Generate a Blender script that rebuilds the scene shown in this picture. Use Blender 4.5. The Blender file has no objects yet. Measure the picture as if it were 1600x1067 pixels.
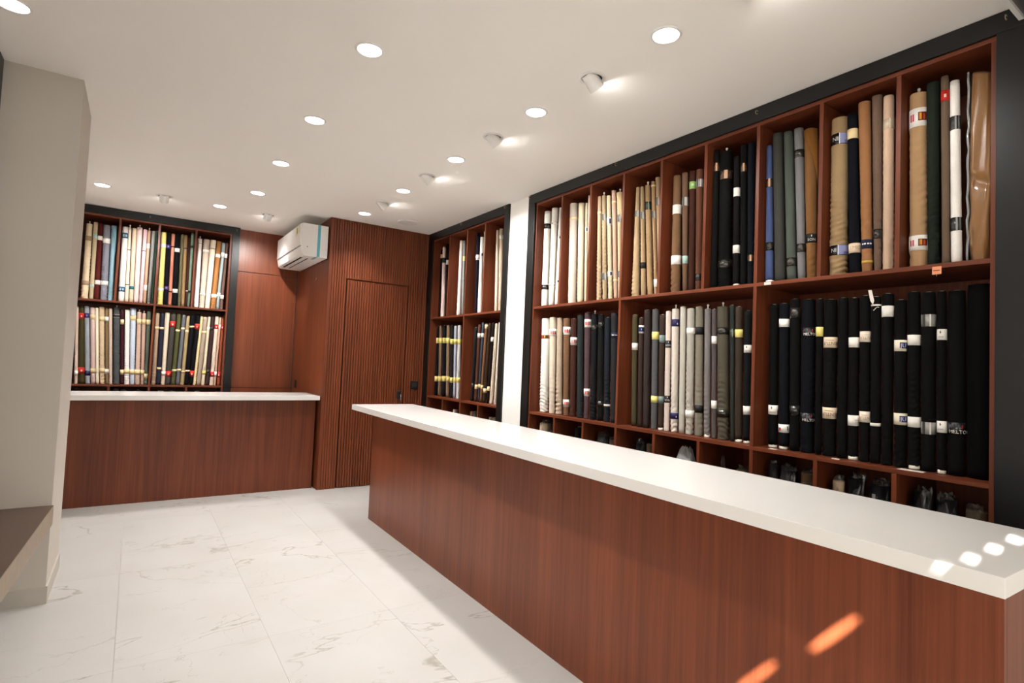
import bpy, bmesh, math, random
from mathutils import Vector, Matrix

S = bpy.context.scene
COL = S.collection
rnd = random.Random(7)

# ---------------------------------------------------------------- camera
cam_d = bpy.data.cameras.new('camera'); cam = bpy.data.objects.new('camera', cam_d); COL.objects.link(cam)
YAW, PITCH, ROLL, CAMZ = 0.59323, 0.04222, -0.04216, 1.25335
fw = Vector((math.sin(YAW)*math.cos(PITCH), math.cos(YAW)*math.cos(PITCH), math.sin(PITCH)))
rt = Vector((math.cos(YAW), -math.sin(YAW), 0)); up = rt.cross(fw)
cr, sr = math.cos(ROLL), math.sin(ROLL)
rt2 = rt*cr - up*sr; up2 = rt*sr + up*cr
M = Matrix((rt2, up2, -fw)).transposed().to_4x4(); M.translation = (0, 0, CAMZ)
cam.matrix_world = M
cam_d.sensor_width = 36; cam_d.lens = 869.78*36/1600; cam_d.clip_start = .02
S.camera = cam

# ---------------------------------------------------------------- sky, sun, exposure
wd = bpy.data.worlds.new('sky'); S.world = wd; wd.use_nodes = True
bgn = wd.node_tree.nodes['Background']; bgn.inputs[0].default_value = (1, .94, .86, 1); bgn.inputs[1].default_value = 2.2
sun_d = bpy.data.lights.new('sun', 'SUN'); sun_d.energy = 26; sun_d.angle = math.radians(.53); sun_d.color = (1, .97, .92)
sun = bpy.data.objects.new('sun', sun_d); COL.objects.link(sun)
SUN = Vector((1.45, 1.02, -1)).normalized()
sun.rotation_euler = SUN.to_track_quat('-Z', 'Y').to_euler(); sun.location = (-4, -4, 5)
vs = S.view_settings; vs.view_transform = 'Standard'; vs.look = 'None'; vs.gamma = 1; vs.use_curve_mapping = False
vs.exposure = 1.46
DOWN_W, TILT_W, DISC = 28.0, 25.0, 9.0          # lamp watts, diffuser emission
WARM = (1, .965, .93)

# ---------------------------------------------------------------- sizes of the room
H = 2.6
XR, YD, XD, YB, YL = 2.526, 5.388, 1.4855, 6.649, 6.580
ZI, ZM, ZB, BT = 2.5236, 1.7107, .9048, .018

# ---------------------------------------------------------------- helpers
def lin(c): return tuple(((v/255)/12.92 if v/255 <= .04045 else ((v/255+.055)/1.055)**2.4) for v in c)

def link(name, me, mat=None, parent=None, loc=None):
    o = bpy.data.objects.new(name, me); COL.objects.link(o)
    if mat and me is not None and hasattr(me, 'materials') and not me.materials: me.materials.append(mat)
    if parent: o.parent = parent
    if loc: o.location = loc
    return o

def tag(o, label, cat, group=None):
    o['label'] = label; o['category'] = cat
    if group: o['group'] = group
    return o

def thing(name, label, cat, loc=(0, 0, 0), group=None):
    o = bpy.data.objects.new(name, None); COL.objects.link(o); o.location = loc; o.empty_display_size = .05
    return tag(o, label, cat, group)

def struct(o): o['kind'] = 'structure'; return o

def mesh(name, verts, faces, smooth=False):
    me = bpy.data.meshes.new(name); me.from_pydata(verts, [], faces); me.update()
    if smooth:
        me.polygons.foreach_set('use_smooth', [True]*len(me.polygons))
    return me

def boxes(name, lst, mat=None, parent=None, bevel=0, loc=None):
    """one mesh out of axis-aligned boxes (x0,x1,y0,y1,z0,z1)"""
    bm = bmesh.new()
    for b in lst:
        x0, x1, y0, y1, z0, z1 = b
        v = [bm.verts.new(p) for p in ((x0,y0,z0),(x1,y0,z0),(x1,y1,z0),(x0,y1,z0),(x0,y0,z1),(x1,y0,z1),(x1,y1,z1),(x0,y1,z1))]
        for f in ((0,3,2,1),(4,5,6,7),(0,1,5,4),(1,2,6,5),(2,3,7,6),(3,0,4,7)): bm.faces.new([v[i] for i in f])
    if bevel: bmesh.ops.bevel(bm, geom=bm.edges[:], offset=bevel, segments=2, affect='EDGES', profile=.6)
    me = bpy.data.meshes.new(name); bm.to_mesh(me); bm.free()
    return link(name, me, mat, parent, loc)

def box(name, x0, x1, y0, y1, z0, z1, mat=None, parent=None, bevel=0):
    return boxes(name, [(x0, x1, y0, y1, z0, z1)], mat, parent, bevel)

def lathe(prof, n=24, axis=None, cap=True):
    """verts, faces of a profile [(r,z)...] turned round Z; closed when r=0"""
    vs_, fs = [], []
    for r, z in prof:
        for i in range(n):
            a = 2*math.pi*i/n; vs_.append((r*math.cos(a), r*math.sin(a), z))
    for k in range(len(prof)-1):
        for i in range(n):
            j = (i+1) % n; fs.append((k*n+i, k*n+j, (k+1)*n+j, (k+1)*n+i))
    if cap:
        fs.append(tuple(range(n-1, -1, -1))); fs.append(tuple((len(prof)-1)*n+i for i in range(n)))
    return vs_, fs

def tube(pts, r, n=8):
    vs_, fs = [], []
    for k, p in enumerate(pts):
        p = Vector(p)
        d = (Vector(pts[min(k+1, len(pts)-1)]) - Vector(pts[max(k-1, 0)])).normalized()
        a = d.orthogonal().normalized() if k == 0 else (a - d*a.dot(d)).normalized()
        b = d.cross(a)
        for i in range(n):
            t = 2*math.pi*i/n; vs_.append(tuple(p + (a*math.cos(t)+b*math.sin(t))*r))
    for k in range(len(pts)-1):
        for i in range(n):
            j = (i+1) % n; fs.append((k*n+i, k*n+j, (k+1)*n+j, (k+1)*n+i))
    fs.append(tuple(range(n-1, -1, -1))); fs.append(tuple((len(pts)-1)*n+i for i in range(n)))
    return vs_, fs

# ---------------------------------------------------------------- materials
def new_mat(name):
    m = bpy.data.materials.new(name); m.use_nodes = True
    nt = m.node_tree; return m, nt, nt.nodes['Principled BSDF']

def N(nt, t, **kw):
    n = nt.nodes.new(t)
    for k, v in kw.items():
        if k in n.inputs: n.inputs[k].default_value = v
        else: setattr(n, k, v)
    return n

def simple(name, col, rough=.5, metal=0, spec=.5, noise=0, nscale=30):
    m, nt, b = new_mat(name)
    b.inputs['Roughness'].default_value = rough; b.inputs['Metallic'].default_value = metal
    b.inputs['Specular IOR Level'].default_value = spec
    b.inputs['Base Color'].default_value = (*col, 1)
    if noise:
        g = N(nt, 'ShaderNodeNewGeometry'); t = N(nt, 'ShaderNodeTexNoise', Scale=nscale, Detail=4)
        nt.links.new(g.outputs['Position'], t.inputs['Vector'])
        r = N(nt, 'ShaderNodeMapRange'); r.inputs['To Min'].default_value = 1-noise; r.inputs['To Max'].default_value = 1+noise
        nt.links.new(t.outputs['Fac'], r.inputs['Value'])
        mx = N(nt, 'ShaderNodeMix', data_type='RGBA', blend_type='MULTIPLY'); mx.inputs['Factor'].default_value = 1
        mx.inputs['A'].default_value = (*col, 1)
        nt.links.new(r.outputs['Result'], mx.inputs['B']); nt.links.new(mx.outputs['Result'], b.inputs['Base Color'])
    return m

def wood(name, axis, c0, c1, rough=.34, gain=1.0):
    """brown laminate: fine grain along one axis with slow figure"""
    m, nt, b = new_mat(name); L = nt.links
    g = N(nt, 'ShaderNodeNewGeometry')
    def mp(fine, along):
        v = [fine]*3; v[axis] = along
        q = N(nt, 'ShaderNodeMapping'); q.inputs['Scale'].default_value = v; L.new(g.outputs['Position'], q.inputs['Vector']); return q
    n1 = N(nt, 'ShaderNodeTexNoise', Scale=1, Detail=5, Roughness=.62, Distortion=.35); L.new(mp(55, 1.3).outputs[0], n1.inputs['Vector'])
    n2 = N(nt, 'ShaderNodeTexNoise', Scale=1, Detail=2, Roughness=.5, Distortion=.6); L.new(mp(7, .45).outputs[0], n2.inputs['Vector'])
    n3 = N(nt, 'ShaderNodeTexNoise', Scale=1, Detail=2, Roughness=.5); L.new(mp(260, 3).outputs[0], n3.inputs['Vector'])
    a1 = N(nt, 'ShaderNodeMath', operation='MULTIPLY'); a1.inputs[1].default_value = .5; L.new(n1.outputs['Fac'], a1.inputs[0])
    a2 = N(nt, 'ShaderNodeMath', operation='MULTIPLY_ADD'); a2.inputs[1].default_value = .35; L.new(n2.outputs['Fac'], a2.inputs[0]); L.new(a1.outputs[0], a2.inputs[2])
    a3 = N(nt, 'ShaderNodeMath', operation='MULTIPLY_ADD'); a3.inputs[1].default_value = .15; L.new(n3.outputs['Fac'], a3.inputs[0]); L.new(a2.outputs[0], a3.inputs[2])
    r = N(nt, 'ShaderNodeValToRGB'); e = r.color_ramp.elements
    e[0].position = .33; e[0].color = (*[v*gain for v in c0], 1); e[1].position = .68; e[1].color = (*[v*gain for v in c1], 1)
    L.new(a3.outputs[0], r.inputs[0]); L.new(r.outputs[0], b.inputs['Base Color'])
    b.inputs['Roughness'].default_value = rough; b.inputs['Specular IOR Level'].default_value = .35
    bp = N(nt, 'ShaderNodeBump', Strength=.05, Distance=.001); L.new(n3.outputs['Fac'], bp.inputs['Height']); L.new(bp.outputs[0], b.inputs['Normal'])
    return m

WC0, WC1 = (.120, .0280, .0105), (.262, .069, .0265)
M_WOODV = wood('wood_vertical', 2, WC0, WC1)
M_WOODY = wood('wood_along_y', 1, WC0, WC1)
M_WOODX = wood('wood_along_x', 0, WC0, WC1)
M_SLAT = wood('wood_slat', 2, (.112, .0250, .0080), (.262, .063, .0205), .45)
SC0, SC1 = (.078, .0168, .0062), (.200, .049, .0180)  # wood tones darkened to put the shelves' deep shade into the colour
M_SHELFV = wood('shaded_laminate_vertical', 2, SC0, SC1, .42)
M_SHELFY = wood('shaded_laminate_y', 1, SC0, SC1, .42)
M_SHELFX = wood('shaded_laminate_x', 0, SC0, SC1, .42)

def marble():
    m, nt, b = new_mat('marble_tile'); L = nt.links
    g = N(nt, 'ShaderNodeNewGeometry'); oi = N(nt, 'ShaderNodeObjectInfo')
    off = N(nt, 'ShaderNodeVectorMath', operation='SCALE'); off.inputs[0].default_value = (37, 17, 5); L.new(oi.outputs['Random'], off.inputs['Scale'])
    ad = N(nt, 'ShaderNodeVectorMath', operation='ADD'); L.new(g.outputs['Position'], ad.inputs[0]); L.new(off.outputs[0], ad.inputs[1])
    def vein(scale, seed, width, dist, det):
        mp = N(nt, 'ShaderNodeMapping'); mp.inputs['Scale'].default_value = scale; mp.inputs['Rotation'].default_value = (0, 0, seed)
        L.new(ad.outputs[0], mp.inputs['Vector'])
        n = N(nt, 'ShaderNodeTexNoise', Scale=1, Detail=det, Roughness=.55, Distortion=dist); L.new(mp.outputs[0], n.inputs['Vector'])
        s = N(nt, 'ShaderNodeMath', operation='SUBTRACT'); s.inputs[1].default_value = .5; L.new(n.outputs['Fac'], s.inputs[0])
        a = N(nt, 'ShaderNodeMath', operation='ABSOLUTE'); L.new(s.outputs[0], a.inputs[0])
        r = N(nt, 'ShaderNodeMapRange', interpolation_type='SMOOTHSTEP'); r.inputs['From Min'].default_value = 0; r.inputs['From Max'].default_value = width
        r.inputs['To Min'].default_value = 1; r.inputs['To Max'].default_value = 0; L.new(a.outputs[0], r.inputs['Value'])
        k = N(nt, 'ShaderNodeTexNoise', Scale=1.1, Detail=2); L.new(mp.outputs[0], k.inputs['Vector'])
        kr = N(nt, 'ShaderNodeMapRange'); kr.inputs['From Min'].default_value = .42; kr.inputs['From Max'].default_value = .60; L.new(k.outputs['Fac'], kr.inputs['Value'])
        mu = N(nt, 'ShaderNodeMath', operation='MULTIPLY'); L.new(r.outputs[0], mu.inputs[0]); L.new(kr.outputs[0], mu.inputs[1]); return mu
    v1 = vein((.75, 1.7, 1), .10, .0075, .55, 8); v2 = vein((1.5, 2.0, 1), -.45, .0045, .8, 8)
    mx = N(nt, 'ShaderNodeMath', operation='MAXIMUM'); L.new(v1.outputs[0], mx.inputs[0])
    h = N(nt, 'ShaderNodeMath', operation='MULTIPLY'); h.inputs[1].default_value = .55; L.new(v2.outputs[0], h.inputs[0]); L.new(h.outputs[0], mx.inputs[1])
    cl = N(nt, 'ShaderNodeTexNoise', Scale=2.2, Detail=3); L.new(ad.outputs[0], cl.inputs['Vector'])
    base = N(nt, 'ShaderNodeValToRGB'); e = base.color_ramp.elements
    e[0].position = .3; e[0].color = (.458, .444, .418, 1); e[1].position = .7; e[1].color = (.498, .487, .467, 1); L.new(cl.outputs['Fac'], base.inputs[0])
    mix = N(nt, 'ShaderNodeMix', data_type='RGBA'); L.new(mx.outputs[0], mix.inputs['Factor']); L.new(base.outputs[0], mix.inputs['A'])
    mix.inputs['B'].default_value = (.29, .275, .23, 1); L.new(mix.outputs['Result'], b.inputs['Base Color'])
    b.inputs['Roughness'].default_value = .32; b.inputs['Specular IOR Level'].default_value = .4
    return m
M_MARBLE = marble()
M_GROUT = simple('grout', (.54, .52, .47), .8)
M_PAINT = simple('white_paint', (.86, .835, .795), .75, noise=.012, nscale=3)
M_GREIGE = simple('greige_paint', (.57, .525, .465), .75, noise=.012, nscale=3)
M_CEIL = simple('ceiling_paint', (.92, .89, .845), .85, noise=.008, nscale=2)
M_SKIRT = simple('grey_marble_skirting', (.50, .465, .405), .4, noise=.10, nscale=9)
M_BLACK = simple('black_frame_paint', (.0042, .0041, .0037), .42, spec=.4, noise=.25, nscale=14)
M_QUARTZ = simple('white_quartz', (.78, .76, .73), .16, noise=.01, nscale=120, spec=.5)
M_BRASS = simple('brass', (.62, .50, .30), .3, 1)
M_CHROME = simple('chrome', (.75, .75, .75), .15, 1)
M_BLKPLASTIC = simple('black_plastic', (.012, .012, .013), .4)
M_WHITEPL = simple('white_plastic', (.80, .785, .755), .5, spec=.35)
M_ALU = simple('brushed_aluminium', (.32, .31, .30), .35, .9, noise=.1, nscale=20)
M_BENCH = simple('brown_stone', (.085, .050, .036), .40, noise=.18, nscale=22)
M_BENCHEDGE = simple('brown_stone_edge', (.30, .235, .17), .5, noise=.15, nscale=30)
M_DARK = simple('dark_slot', (.006, .006, .006), .7)
M_TAPE = simple('blue_tape', (.10, .42, .52), .4)
M_CARD = simple('cardboard_tube', (.55, .45, .33), .8)

def obj_colour(name, rough, weave, sheen=0, spec=.3):
    """base colour from each object's own colour, with a fine weave"""
    m, nt, b = new_mat(name); L = nt.links
    oi = N(nt, 'ShaderNodeObjectInfo'); g = N(nt, 'ShaderNodeNewGeometry')
    t = N(nt, 'ShaderNodeTexNoise', Scale=260, Detail=2); L.new(g.outputs['Position'], t.inputs['Vector'])
    t2 = N(nt, 'ShaderNodeTexNoise', Scale=12, Detail=2); L.new(g.outputs['Position'], t2.inputs['Vector'])
    ad = N(nt, 'ShaderNodeMath', operation='ADD'); L.new(t.outputs['Fac'], ad.inputs[0]); L.new(t2.outputs['Fac'], ad.inputs[1])
    r = N(nt, 'ShaderNodeMapRange'); r.inputs['From Max'].default_value = 2; r.inputs['To Min'].default_value = 1-weave; r.inputs['To Max'].default_value = 1+weave; L.new(ad.outputs[0], r.inputs['Value'])
    mx = N(nt, 'ShaderNodeMix', data_type='RGBA', blend_type='MULTIPLY'); mx.inputs['Factor'].default_value = 1
    L.new(oi.outputs['Color'], mx.inputs['A']); L.new(r.outputs[0], mx.inputs['B']); L.new(mx.outputs['Result'], b.inputs['Base Color'])
    b.inputs['Roughness'].default_value = rough; b.inputs['Specular IOR Level'].default_value = spec
    b.inputs['Sheen Weight'].default_value = sheen
    if weave:
        bp = N(nt, 'ShaderNodeBump', Strength=.12, Distance=.0006); L.new(t.outputs['Fac'], bp.inputs['Height']); L.new(bp.outputs[0], b.inputs['Normal'])
    return m
M_CLOTH = obj_colour('woven_cloth', .85, .20, .0, .08)
M_PAPER = obj_colour('label_paper', .55, .03)
M_FOIL = obj_colour('foil_label', .22, .04, 0, .8)

def film(name, col, opac, rough=.08, ior=1.45):
    m, nt, b = new_mat(name); L = nt.links
    out = nt.nodes['Material Output']
    tr = N(nt, 'ShaderNodeBsdfTransparent'); tr.inputs[0].default_value = (.93, .93, .92, 1)
    gl = N(nt, 'ShaderNodeBsdfGlossy'); gl.inputs['Roughness'].default_value = rough; gl.inputs['Color'].default_value = (.9, .9, .9, 1)
    df = N(nt, 'ShaderNodeBsdfDiffuse'); df.inputs['Color'].default_value = (*col, 1)
    fr = N(nt, 'ShaderNodeFresnel'); fr.inputs['IOR'].default_value = ior
    m1 = N(nt, 'ShaderNodeMixShader'); m1.inputs[0].default_value = opac; L.new(tr.outputs[0], m1.inputs[1]); L.new(df.outputs[0], m1.inputs[2])
    m2 = N(nt, 'ShaderNodeMixShader'); L.new(fr.outputs[0], m2.inputs[0]); L.new(m1.outputs[0], m2.inputs[1]); L.new(gl.outputs[0], m2.inputs[2])
    L.new(m2.outputs[0], out.inputs['Surface']); nt.nodes.remove(b)
    return m
M_FILM = film('clear_plastic_film', (.5, .5, .5), .05, .14)
M_FILMTHIN = film('thin_plastic_sleeve', (.6, .6, .6), .015, .10, 1.22)
M_FILMGREY = film('crumpled_plastic', (.62, .62, .64), .45, .12)
M_GLASS = film('added_pane_glass', (.5, .55, .55), .02, .02)

def emitter(name, s):
    m, nt, b = new_mat(name)
    b.inputs['Base Color'].default_value = (.8, .8, .8, 1)
    b.inputs['Emission Color'].default_value = (*WARM, 1); b.inputs['Emission Strength'].default_value = s
    return m
M_EMIT = emitter('lit_diffuser', DISC)
M_EMIT2 = emitter('lit_lens', DISC*3.2)

# ---------------------------------------------------------------- the setting
# floor: every tile is a piece of its own on a grouted bed
floor = struct(box('floor', -1.3, 3.0, -.95, 6.72, -.06, -.004, M_GROUT))
TW, TL = .565, 1.13
for ix in range(-3, 6):
    for iy in range(-1, 6):
        x0, x1 = ix*TW, (ix+1)*TW; y0, y1 = iy*TL+.42, (iy+1)*TL+.42
        x0 = max(x0, -1.28); x1 = min(x1, 2.98); y0 = max(y0, -.94); y1 = min(y1, 6.7)
        if x1-x0 > .05 and y1-y0 > .05:
            box('tile', x0+.0004, x1-.0004, y0+.0003, y1-.0003, -.004, 0, M_MARBLE, floor, .0003)
ceiling = struct(box('ceiling', -1.3, 3.0, -.95, 6.72, H, H+.08, M_CEIL))
# right wall: the shelves stand in its recesses, a white pier between them
struct(boxes('wall_right', [(XR, 2.97, 3.574, 3.849, 0, H), (2.95, 3.0, -.95, 5.39, 0, H), (XR, 2.97, -.95, .40, 0, H)], M_PAINT))
struct(boxes('wall_back', [(-1.3, 3.0, 7.0, 7.05, 0, H), (.86, XD, YB+.012, 7.0, 0, H)], M_PAINT))
struct(boxes('wall_left', [(-1.3, -1.25, -.95, -.8, 0, H), (-1.3, -1.25, .9, 3.55, 0, H), (-1.3, -1.25, -.8, .9, 0, .5), (-1.3, -1.25, -.8, .9, 2.2, H), (-.65, -.60, 4.07, 7.0, 0, H)], M_PAINT))
pil = struct(box('wall_pillar', -.62, -.295, 3.53, 4.075, 0, H, M_GREIGE))
struct(boxes('baseboard_pillar', [(-.62, -.287, 3.522, 3.53, 0, .085), (-.295, -.287, 3.53, 4.078, 0, .085)], M_SKIRT))
struct(boxes('trim_1', [(-1.25, -.602, 3.45, 3.52, 0, H), (-.62, -.598, 3.44, 3.529, .47, H)], M_BLACK))
struct(box('added_window_2', -1.285, -1.277, -.8, .9, .5, 2.2, M_GLASS))  # made-up side window, added to bring daylight onto the counter front
aw = thing('sun_blocker', 'added unseen grey metal awning outside the added side window behind the camera', 'blocker', (-2.7, -1.0, 2.25))  # added out of view to keep direct sun out of the side opening
boxes('blocker_sheet', [(-1.6, 1.39, -2.2, 2.1, 0, .02)], M_ALU, aw)
boxes('blocker_lip', [(-1.6, -1.57, -2.2, 2.1, -.1, 0)], M_ALU, aw)
# wood panels beside the back shelf
wb = struct(box('wall_back_panelling', .865, 1.50, YB+.004, YB+.012, 0, H, M_DARK))
for z0, z1 in ((0, .884), (.888, 2.1405), (2.1455, H)):
    box('panel', .865, 1.478, YB-.012, YB+.004, z0, z1, M_WOODV, wb, .001)
struct(box('wall_return', XD, XD+.02, YD+.021, YB-.012, 0, H, M_WOODV))
# slatted wall with the hidden door
DX0, DX1, DZ = 1.668, 2.306, 2.0165
wc = struct(boxes('wall_slatted', [(XD+.003, DX0-.008, YD+.010, YD+.02, 0, H), (DX1+.008, XR, YD+.010, YD+.02, 0, H), (DX0-.008, DX1+.008, YD+.010, YD+.02, DZ+.012, H)], simple('slat_backing', (.014, .004, .0024), .6)))
door = struct(box('door_1', DX0, DX1, YD+.012, YD+.05, .006, DZ, simple('door_backing', (.014, .004, .0024), .6)))
struct(box('wall_slatted_core', XD+.02, XR, YD+.055, YD+.12, 0, H, M_WOODV))
def slat_mesh(w, h):
    d = .0095; e = .0040
    prof = [(0, d+.004), (0, .003), (e, 0), (w-e, 0), (w, .003), (w, d+.004)]
    n = len(prof); v = [(x, y, 0) for x, y in prof]+[(x, y, h) for x, y in prof]
    f = [(i, i+1, i+1+n, i+n) for i in range(n-1)]+[tuple(range(n-1, -1, -1)), tuple(range(n, 2*n))]
    return mesh('slat', v, f)
PITCHX = .02525; SW = .0198
s_full, s_door, s_top = slat_mesh(SW, H), slat_mesh(SW, DZ-.008), slat_mesh(SW, H-DZ-.012)
for mm in (s_full, s_door, s_top): mm.materials.append(M_SLAT)
box('corner_post', XD, XD+.030, YD, YD+.0215, 0, H, M_SLAT, wc, .002)
def run(x0, x1, me, z, par):
    n = max(1, round((x1-x0)/PITCHX)); p = (x1-x0)/n
    for i in range(n): link('slat', me, None, par, (x0+i*p+(p-SW)/2, YD, z))
run(XD+.031, DX0-.008, s_full, 0, wc)
run(DX1+.008, XR-.001, s_full, 0, wc)
run(DX0-.008, DX1+.008, s_top, DZ+.012, wc)
run(DX0, DX1, s_door, .007, door)
lk = box('door_lock', 2.236, 2.276, YD-.022, YD+.004, .862, .940, M_BLKPLASTIC, door, .003)
hv, hf = tube([(2.262, YD-.022, .905), (2.262, YD-.040, .905), (2.264, YD-.046, .895), (2.264, YD-.046, .845)], .0055)
o = link('door_handle', mesh('door_handle', hv, hf, True), M_CHROME, lk); o['label'] = 'small chrome lever handle'
# unseen wall behind the camera; its glass door and sun slots are added for light
FY = -.90
fr = struct(boxes('wall_front', [(-1.3, .5, FY-.02, FY, 0, 2.15), (1.35, 3.0, FY-.02, FY, 0, 2.15), (.5, 1.35, FY-.02, FY, 2.1, 2.15), (-1.3, 3.0, FY-.02, FY, 2.25, H), (.14, 3.0, FY-.02, FY, 2.15, 2.25)], M_PAINT))
def slot_strip():
    slots = [(-1.09, .085, .015), (-.790, .088, .015), (-.518, .022, .006), (-.400, .042, .009), (-.255, .046, .009), (-.107, .044, .010), (.045, .044, .009)]
    cuts = [-1.25]+[(slots[i][0]+slots[i][1]+slots[i+1][0]-slots[i+1][1])/2 for i in range(len(slots)-1)]+[.14]
    v, f = [], []; n = 24
    for (cx, rx, rz), x0, x1 in zip(slots, cuts, cuts[1:]):
        b0 = len(v)
        for y in (FY, FY-.004):
            for i in range(n):
                a = 2*math.pi*i/n; c, s = math.cos(a), math.sin(a)
                v.append((cx+rx*c, y, 2.2+(.016 if rx < .03 else 0)+rz*(s if s < 0 else s*.8)+.008*c))
            for i in range(n):
                a = 2*math.pi*i/n; c, s = math.cos(a), math.sin(a)
                k = 1/max(abs(c), abs(s)); ex = (x1-cx) if c > 0 else (cx-x0)
                v.append((cx+c*k*ex, y, 2.2+s*k*.05))
        for i in range(n):
            j = (i+1) % n
            f += [(b0+i, b0+j, b0+n+j, b0+n+i), (b0+2*n+i, b0+3*n+i, b0+3*n+j, b0+2*n+j), (b0+i, b0+2*n+i, b0+2*n+j, b0+j)]
    return mesh('sun_slot_strip', v, f)
link('sun_slot_strip', slot_strip(), M_ALU, fr)  # added slots, shaped to throw the sun patches on the counter
struct(box('added_window_1', .52, 1.33, FY-.014, FY-.006, 0, 2.1, M_GLASS))  # made-up glass door out of view, added to let daylight in
# roller shutter box across the front of the ceiling
sb = thing('shutter_box', 'grey aluminium roller shutter box under the ceiling at the front', 'shutter box', (0, .4, 2.5))
for nm, dims, mt in (('housing', (-1.24, 2.508, -.2, .198, .052, .099), M_ALU), ('edge_trim', (-1.24, 2.508, .198, .212, .04, .099), M_WHITEPL)):
    boxes(nm, [dims], mt, sb)

# ---------------------------------------------------------------- shelf units
def hook(parent, p, n, s=1.0):
    """little brass cup hook screwed into the black frame; n = outward normal"""
    n = Vector(n); p = Vector(p); pts = [p, p+n*.012*s]
    for i in range(9):
        a = math.radians(90-i*32); pts.append(p+n*(.012*s+.009*s*math.cos(a))+Vector((0, 0, -.009*s+.009*s*math.sin(a))))
    v, f = tube(pts, .0016*s, 6)
    return link('hook', mesh('hook', v, f, True), M_BRASS, parent)

def wall_unit(name, label, ax, front, a0, a1, ups, lows, frame, depth=.40):
    """open shelf in a black frame. ax=1: runs along Y, opening towards -X; ax=0: runs along X, opening towards -Y."""
    t = thing(name, label, 'shelf', ((front+.2), (a0+a1)/2, 0) if ax == 1 else ((a0+a1)/2, front+.2, 0))
    ox, oy, _ = t.location
    def B(nm, p0, p1, d0, d1, z0, z1, m, par=None, bev=.0008):
        if ax == 1: return boxes(nm, [(front+d0-ox, front+d1-ox, p0-oy, p1-oy, z0, z1)], m, par or t, bev)
        return boxes(nm, [(p0-ox, p1-ox, front+d0-oy, front+d1-oy, z0, z1)], m, par or t, bev)
    hm = M_SHELFY if ax == 1 else M_SHELFX
    f0, f1 = frame                     # outer ends of the black frame
    B('frame_rail', f0, f1, -.014, .012, ZI, H-.001, M_BLACK, bev=.002)
    B('frame_stile', f0, a0, -.014, .012, 0, ZI, M_BLACK, bev=.002)
    B('frame_stile', a1, f1, -.014, .012, 0, ZI, M_BLACK, bev=.002)
    B('top_board', a0, a1, 0, depth, ZI-BT, ZI-.0005, hm)
    B('side_board', a0, a0+BT, .0005, depth, 0, ZI-BT, M_SHELFV)
    B('side_board', a1-BT, a1, .0005, depth, 0, ZI-BT, M_SHELFV)
    B('shelf', a0+BT, a1-BT, 0, depth, ZM-BT, ZM, hm)
    B('shelf', a0+BT, a1-BT, 0, depth, ZB-BT, ZB, hm)
    B('shelf', a0+BT, a1-BT, .01, depth, .08, .10, hm)
    B('plinth', a0+BT, a1-BT, .03, .05, 0, .08, hm)
    B('back_panel', a0, a1, depth, depth+.008, 0, ZI, M_SHELFV)
    for c in ups:
        B('divider', c-BT/2, c+BT/2, .001, depth, ZM, ZI-BT, M_SHELFV)
        B('divider', c-BT/2, c+BT/2, .001, depth, .10, ZB-BT, M_SHELFV)
    for c in lows:
        B('divider', c-BT/2, c+BT/2, .001, depth, ZB, ZM-BT, M_SHELFV)
    return t
pG = [3.475-(3.475-.680)/9*i for i in range(10)]
g_unit = wall_unit('display_shelf', 'long black-framed brown wooden shelf along the right wall behind the counter', 1, XR, .675, 3.484, pG[1:9], (pG[3], pG[6]), (.42, 3.572))
n_unit = wall_unit('display_shelf', 'narrow black-framed brown wooden shelf between the slatted wall and white pier', 1, XR, 3.922, 5.292, (4.929, 4.573, 4.247), (4.573,), (3.851, 5.385))
b_unit = wall_unit('display_shelf', 'black-framed brown wooden shelf on the back wall behind the far counter', 0, YL, -.526, .784, (-.194, .130, .451), (.130,), (-.599, .857))
for u, lst, n in ((g_unit, [(XR-.014, y, z) for y, z in ((1.608, 2.575), (2.593, 2.585), (3.552, 2.59), (.645, 2.575))], (-1, 0, 0)),
                  (n_unit, [(XR-.014, y, z) for y, z in ((4.663, 2.584), (3.90, 2.583))], (-1, 0, 0)),
                  (b_unit, [(x, YL-.014, 2.573) for x in (.042, .822)], (0, -1, 0))):
    for p in lst: hook(u, Vector(p)-u.location, n)

# ---------------------------------------------------------------- counters
ZC, SL = .8788, .0408
ca = -.01389; cd = Vector((math.sin(ca), -math.cos(ca), 0)); cn = Vector((math.cos(ca), math.sin(ca), 0))
c0 = Vector((1.4859, 4.4961, 0))
def cslab(name, par, u0, u1, w0, w1, z0, z1, mat, bev):
    """box in the long counter's own axes: u along it towards the front, w across it"""
    o = boxes(name, [(u0, u1, w0, w1, z0, z1)], mat, par, bev)
    return o
ang = math.atan2(cd.y, cd.x)
top = boxes('countertop', [(0, 4.131, 0, .530, 0, SL)], M_QUARTZ, None, .0015)
top.location = (c0.x, c0.y, ZC-SL); top.rotation_euler = (0, 0, ang)
tag(top, 'long glossy white stone countertop on the main wooden counter', 'countertop')
base = thing('sales_counter', 'long brown wooden counter base in front of the right wall shelves', 'counter', (c0.x, c0.y, 0)); base.rotation_euler = (0, 0, ang)
boxes('front_panel', [(.212, 4.10, .109, .127, 0, ZC-SL-.0004)], M_WOODV, base, .0008)
boxes('end_panel', [(.212, .230, .1275, .50, 0, ZC-SL-.0004)], M_WOODV, base, .0008)
boxes('end_panel', [(4.082, 4.10, .1275, .50, 0, ZC-SL-.0004)], M_WOODV, base, .0008)
boxes('inner_shelf', [(.231, 4.081, .1275, .48, .40, .418)], M_WOODX, base)
boxes('inner_shelf', [(.231, 4.081, .1275, .48, .06, .078)], M_WOODX, base)
ZC2 = .884
t2 = box('countertop', -.598, 1.470, 5.385, 5.905, ZC2-.040, ZC2, M_QUARTZ, None, .0015)
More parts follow.
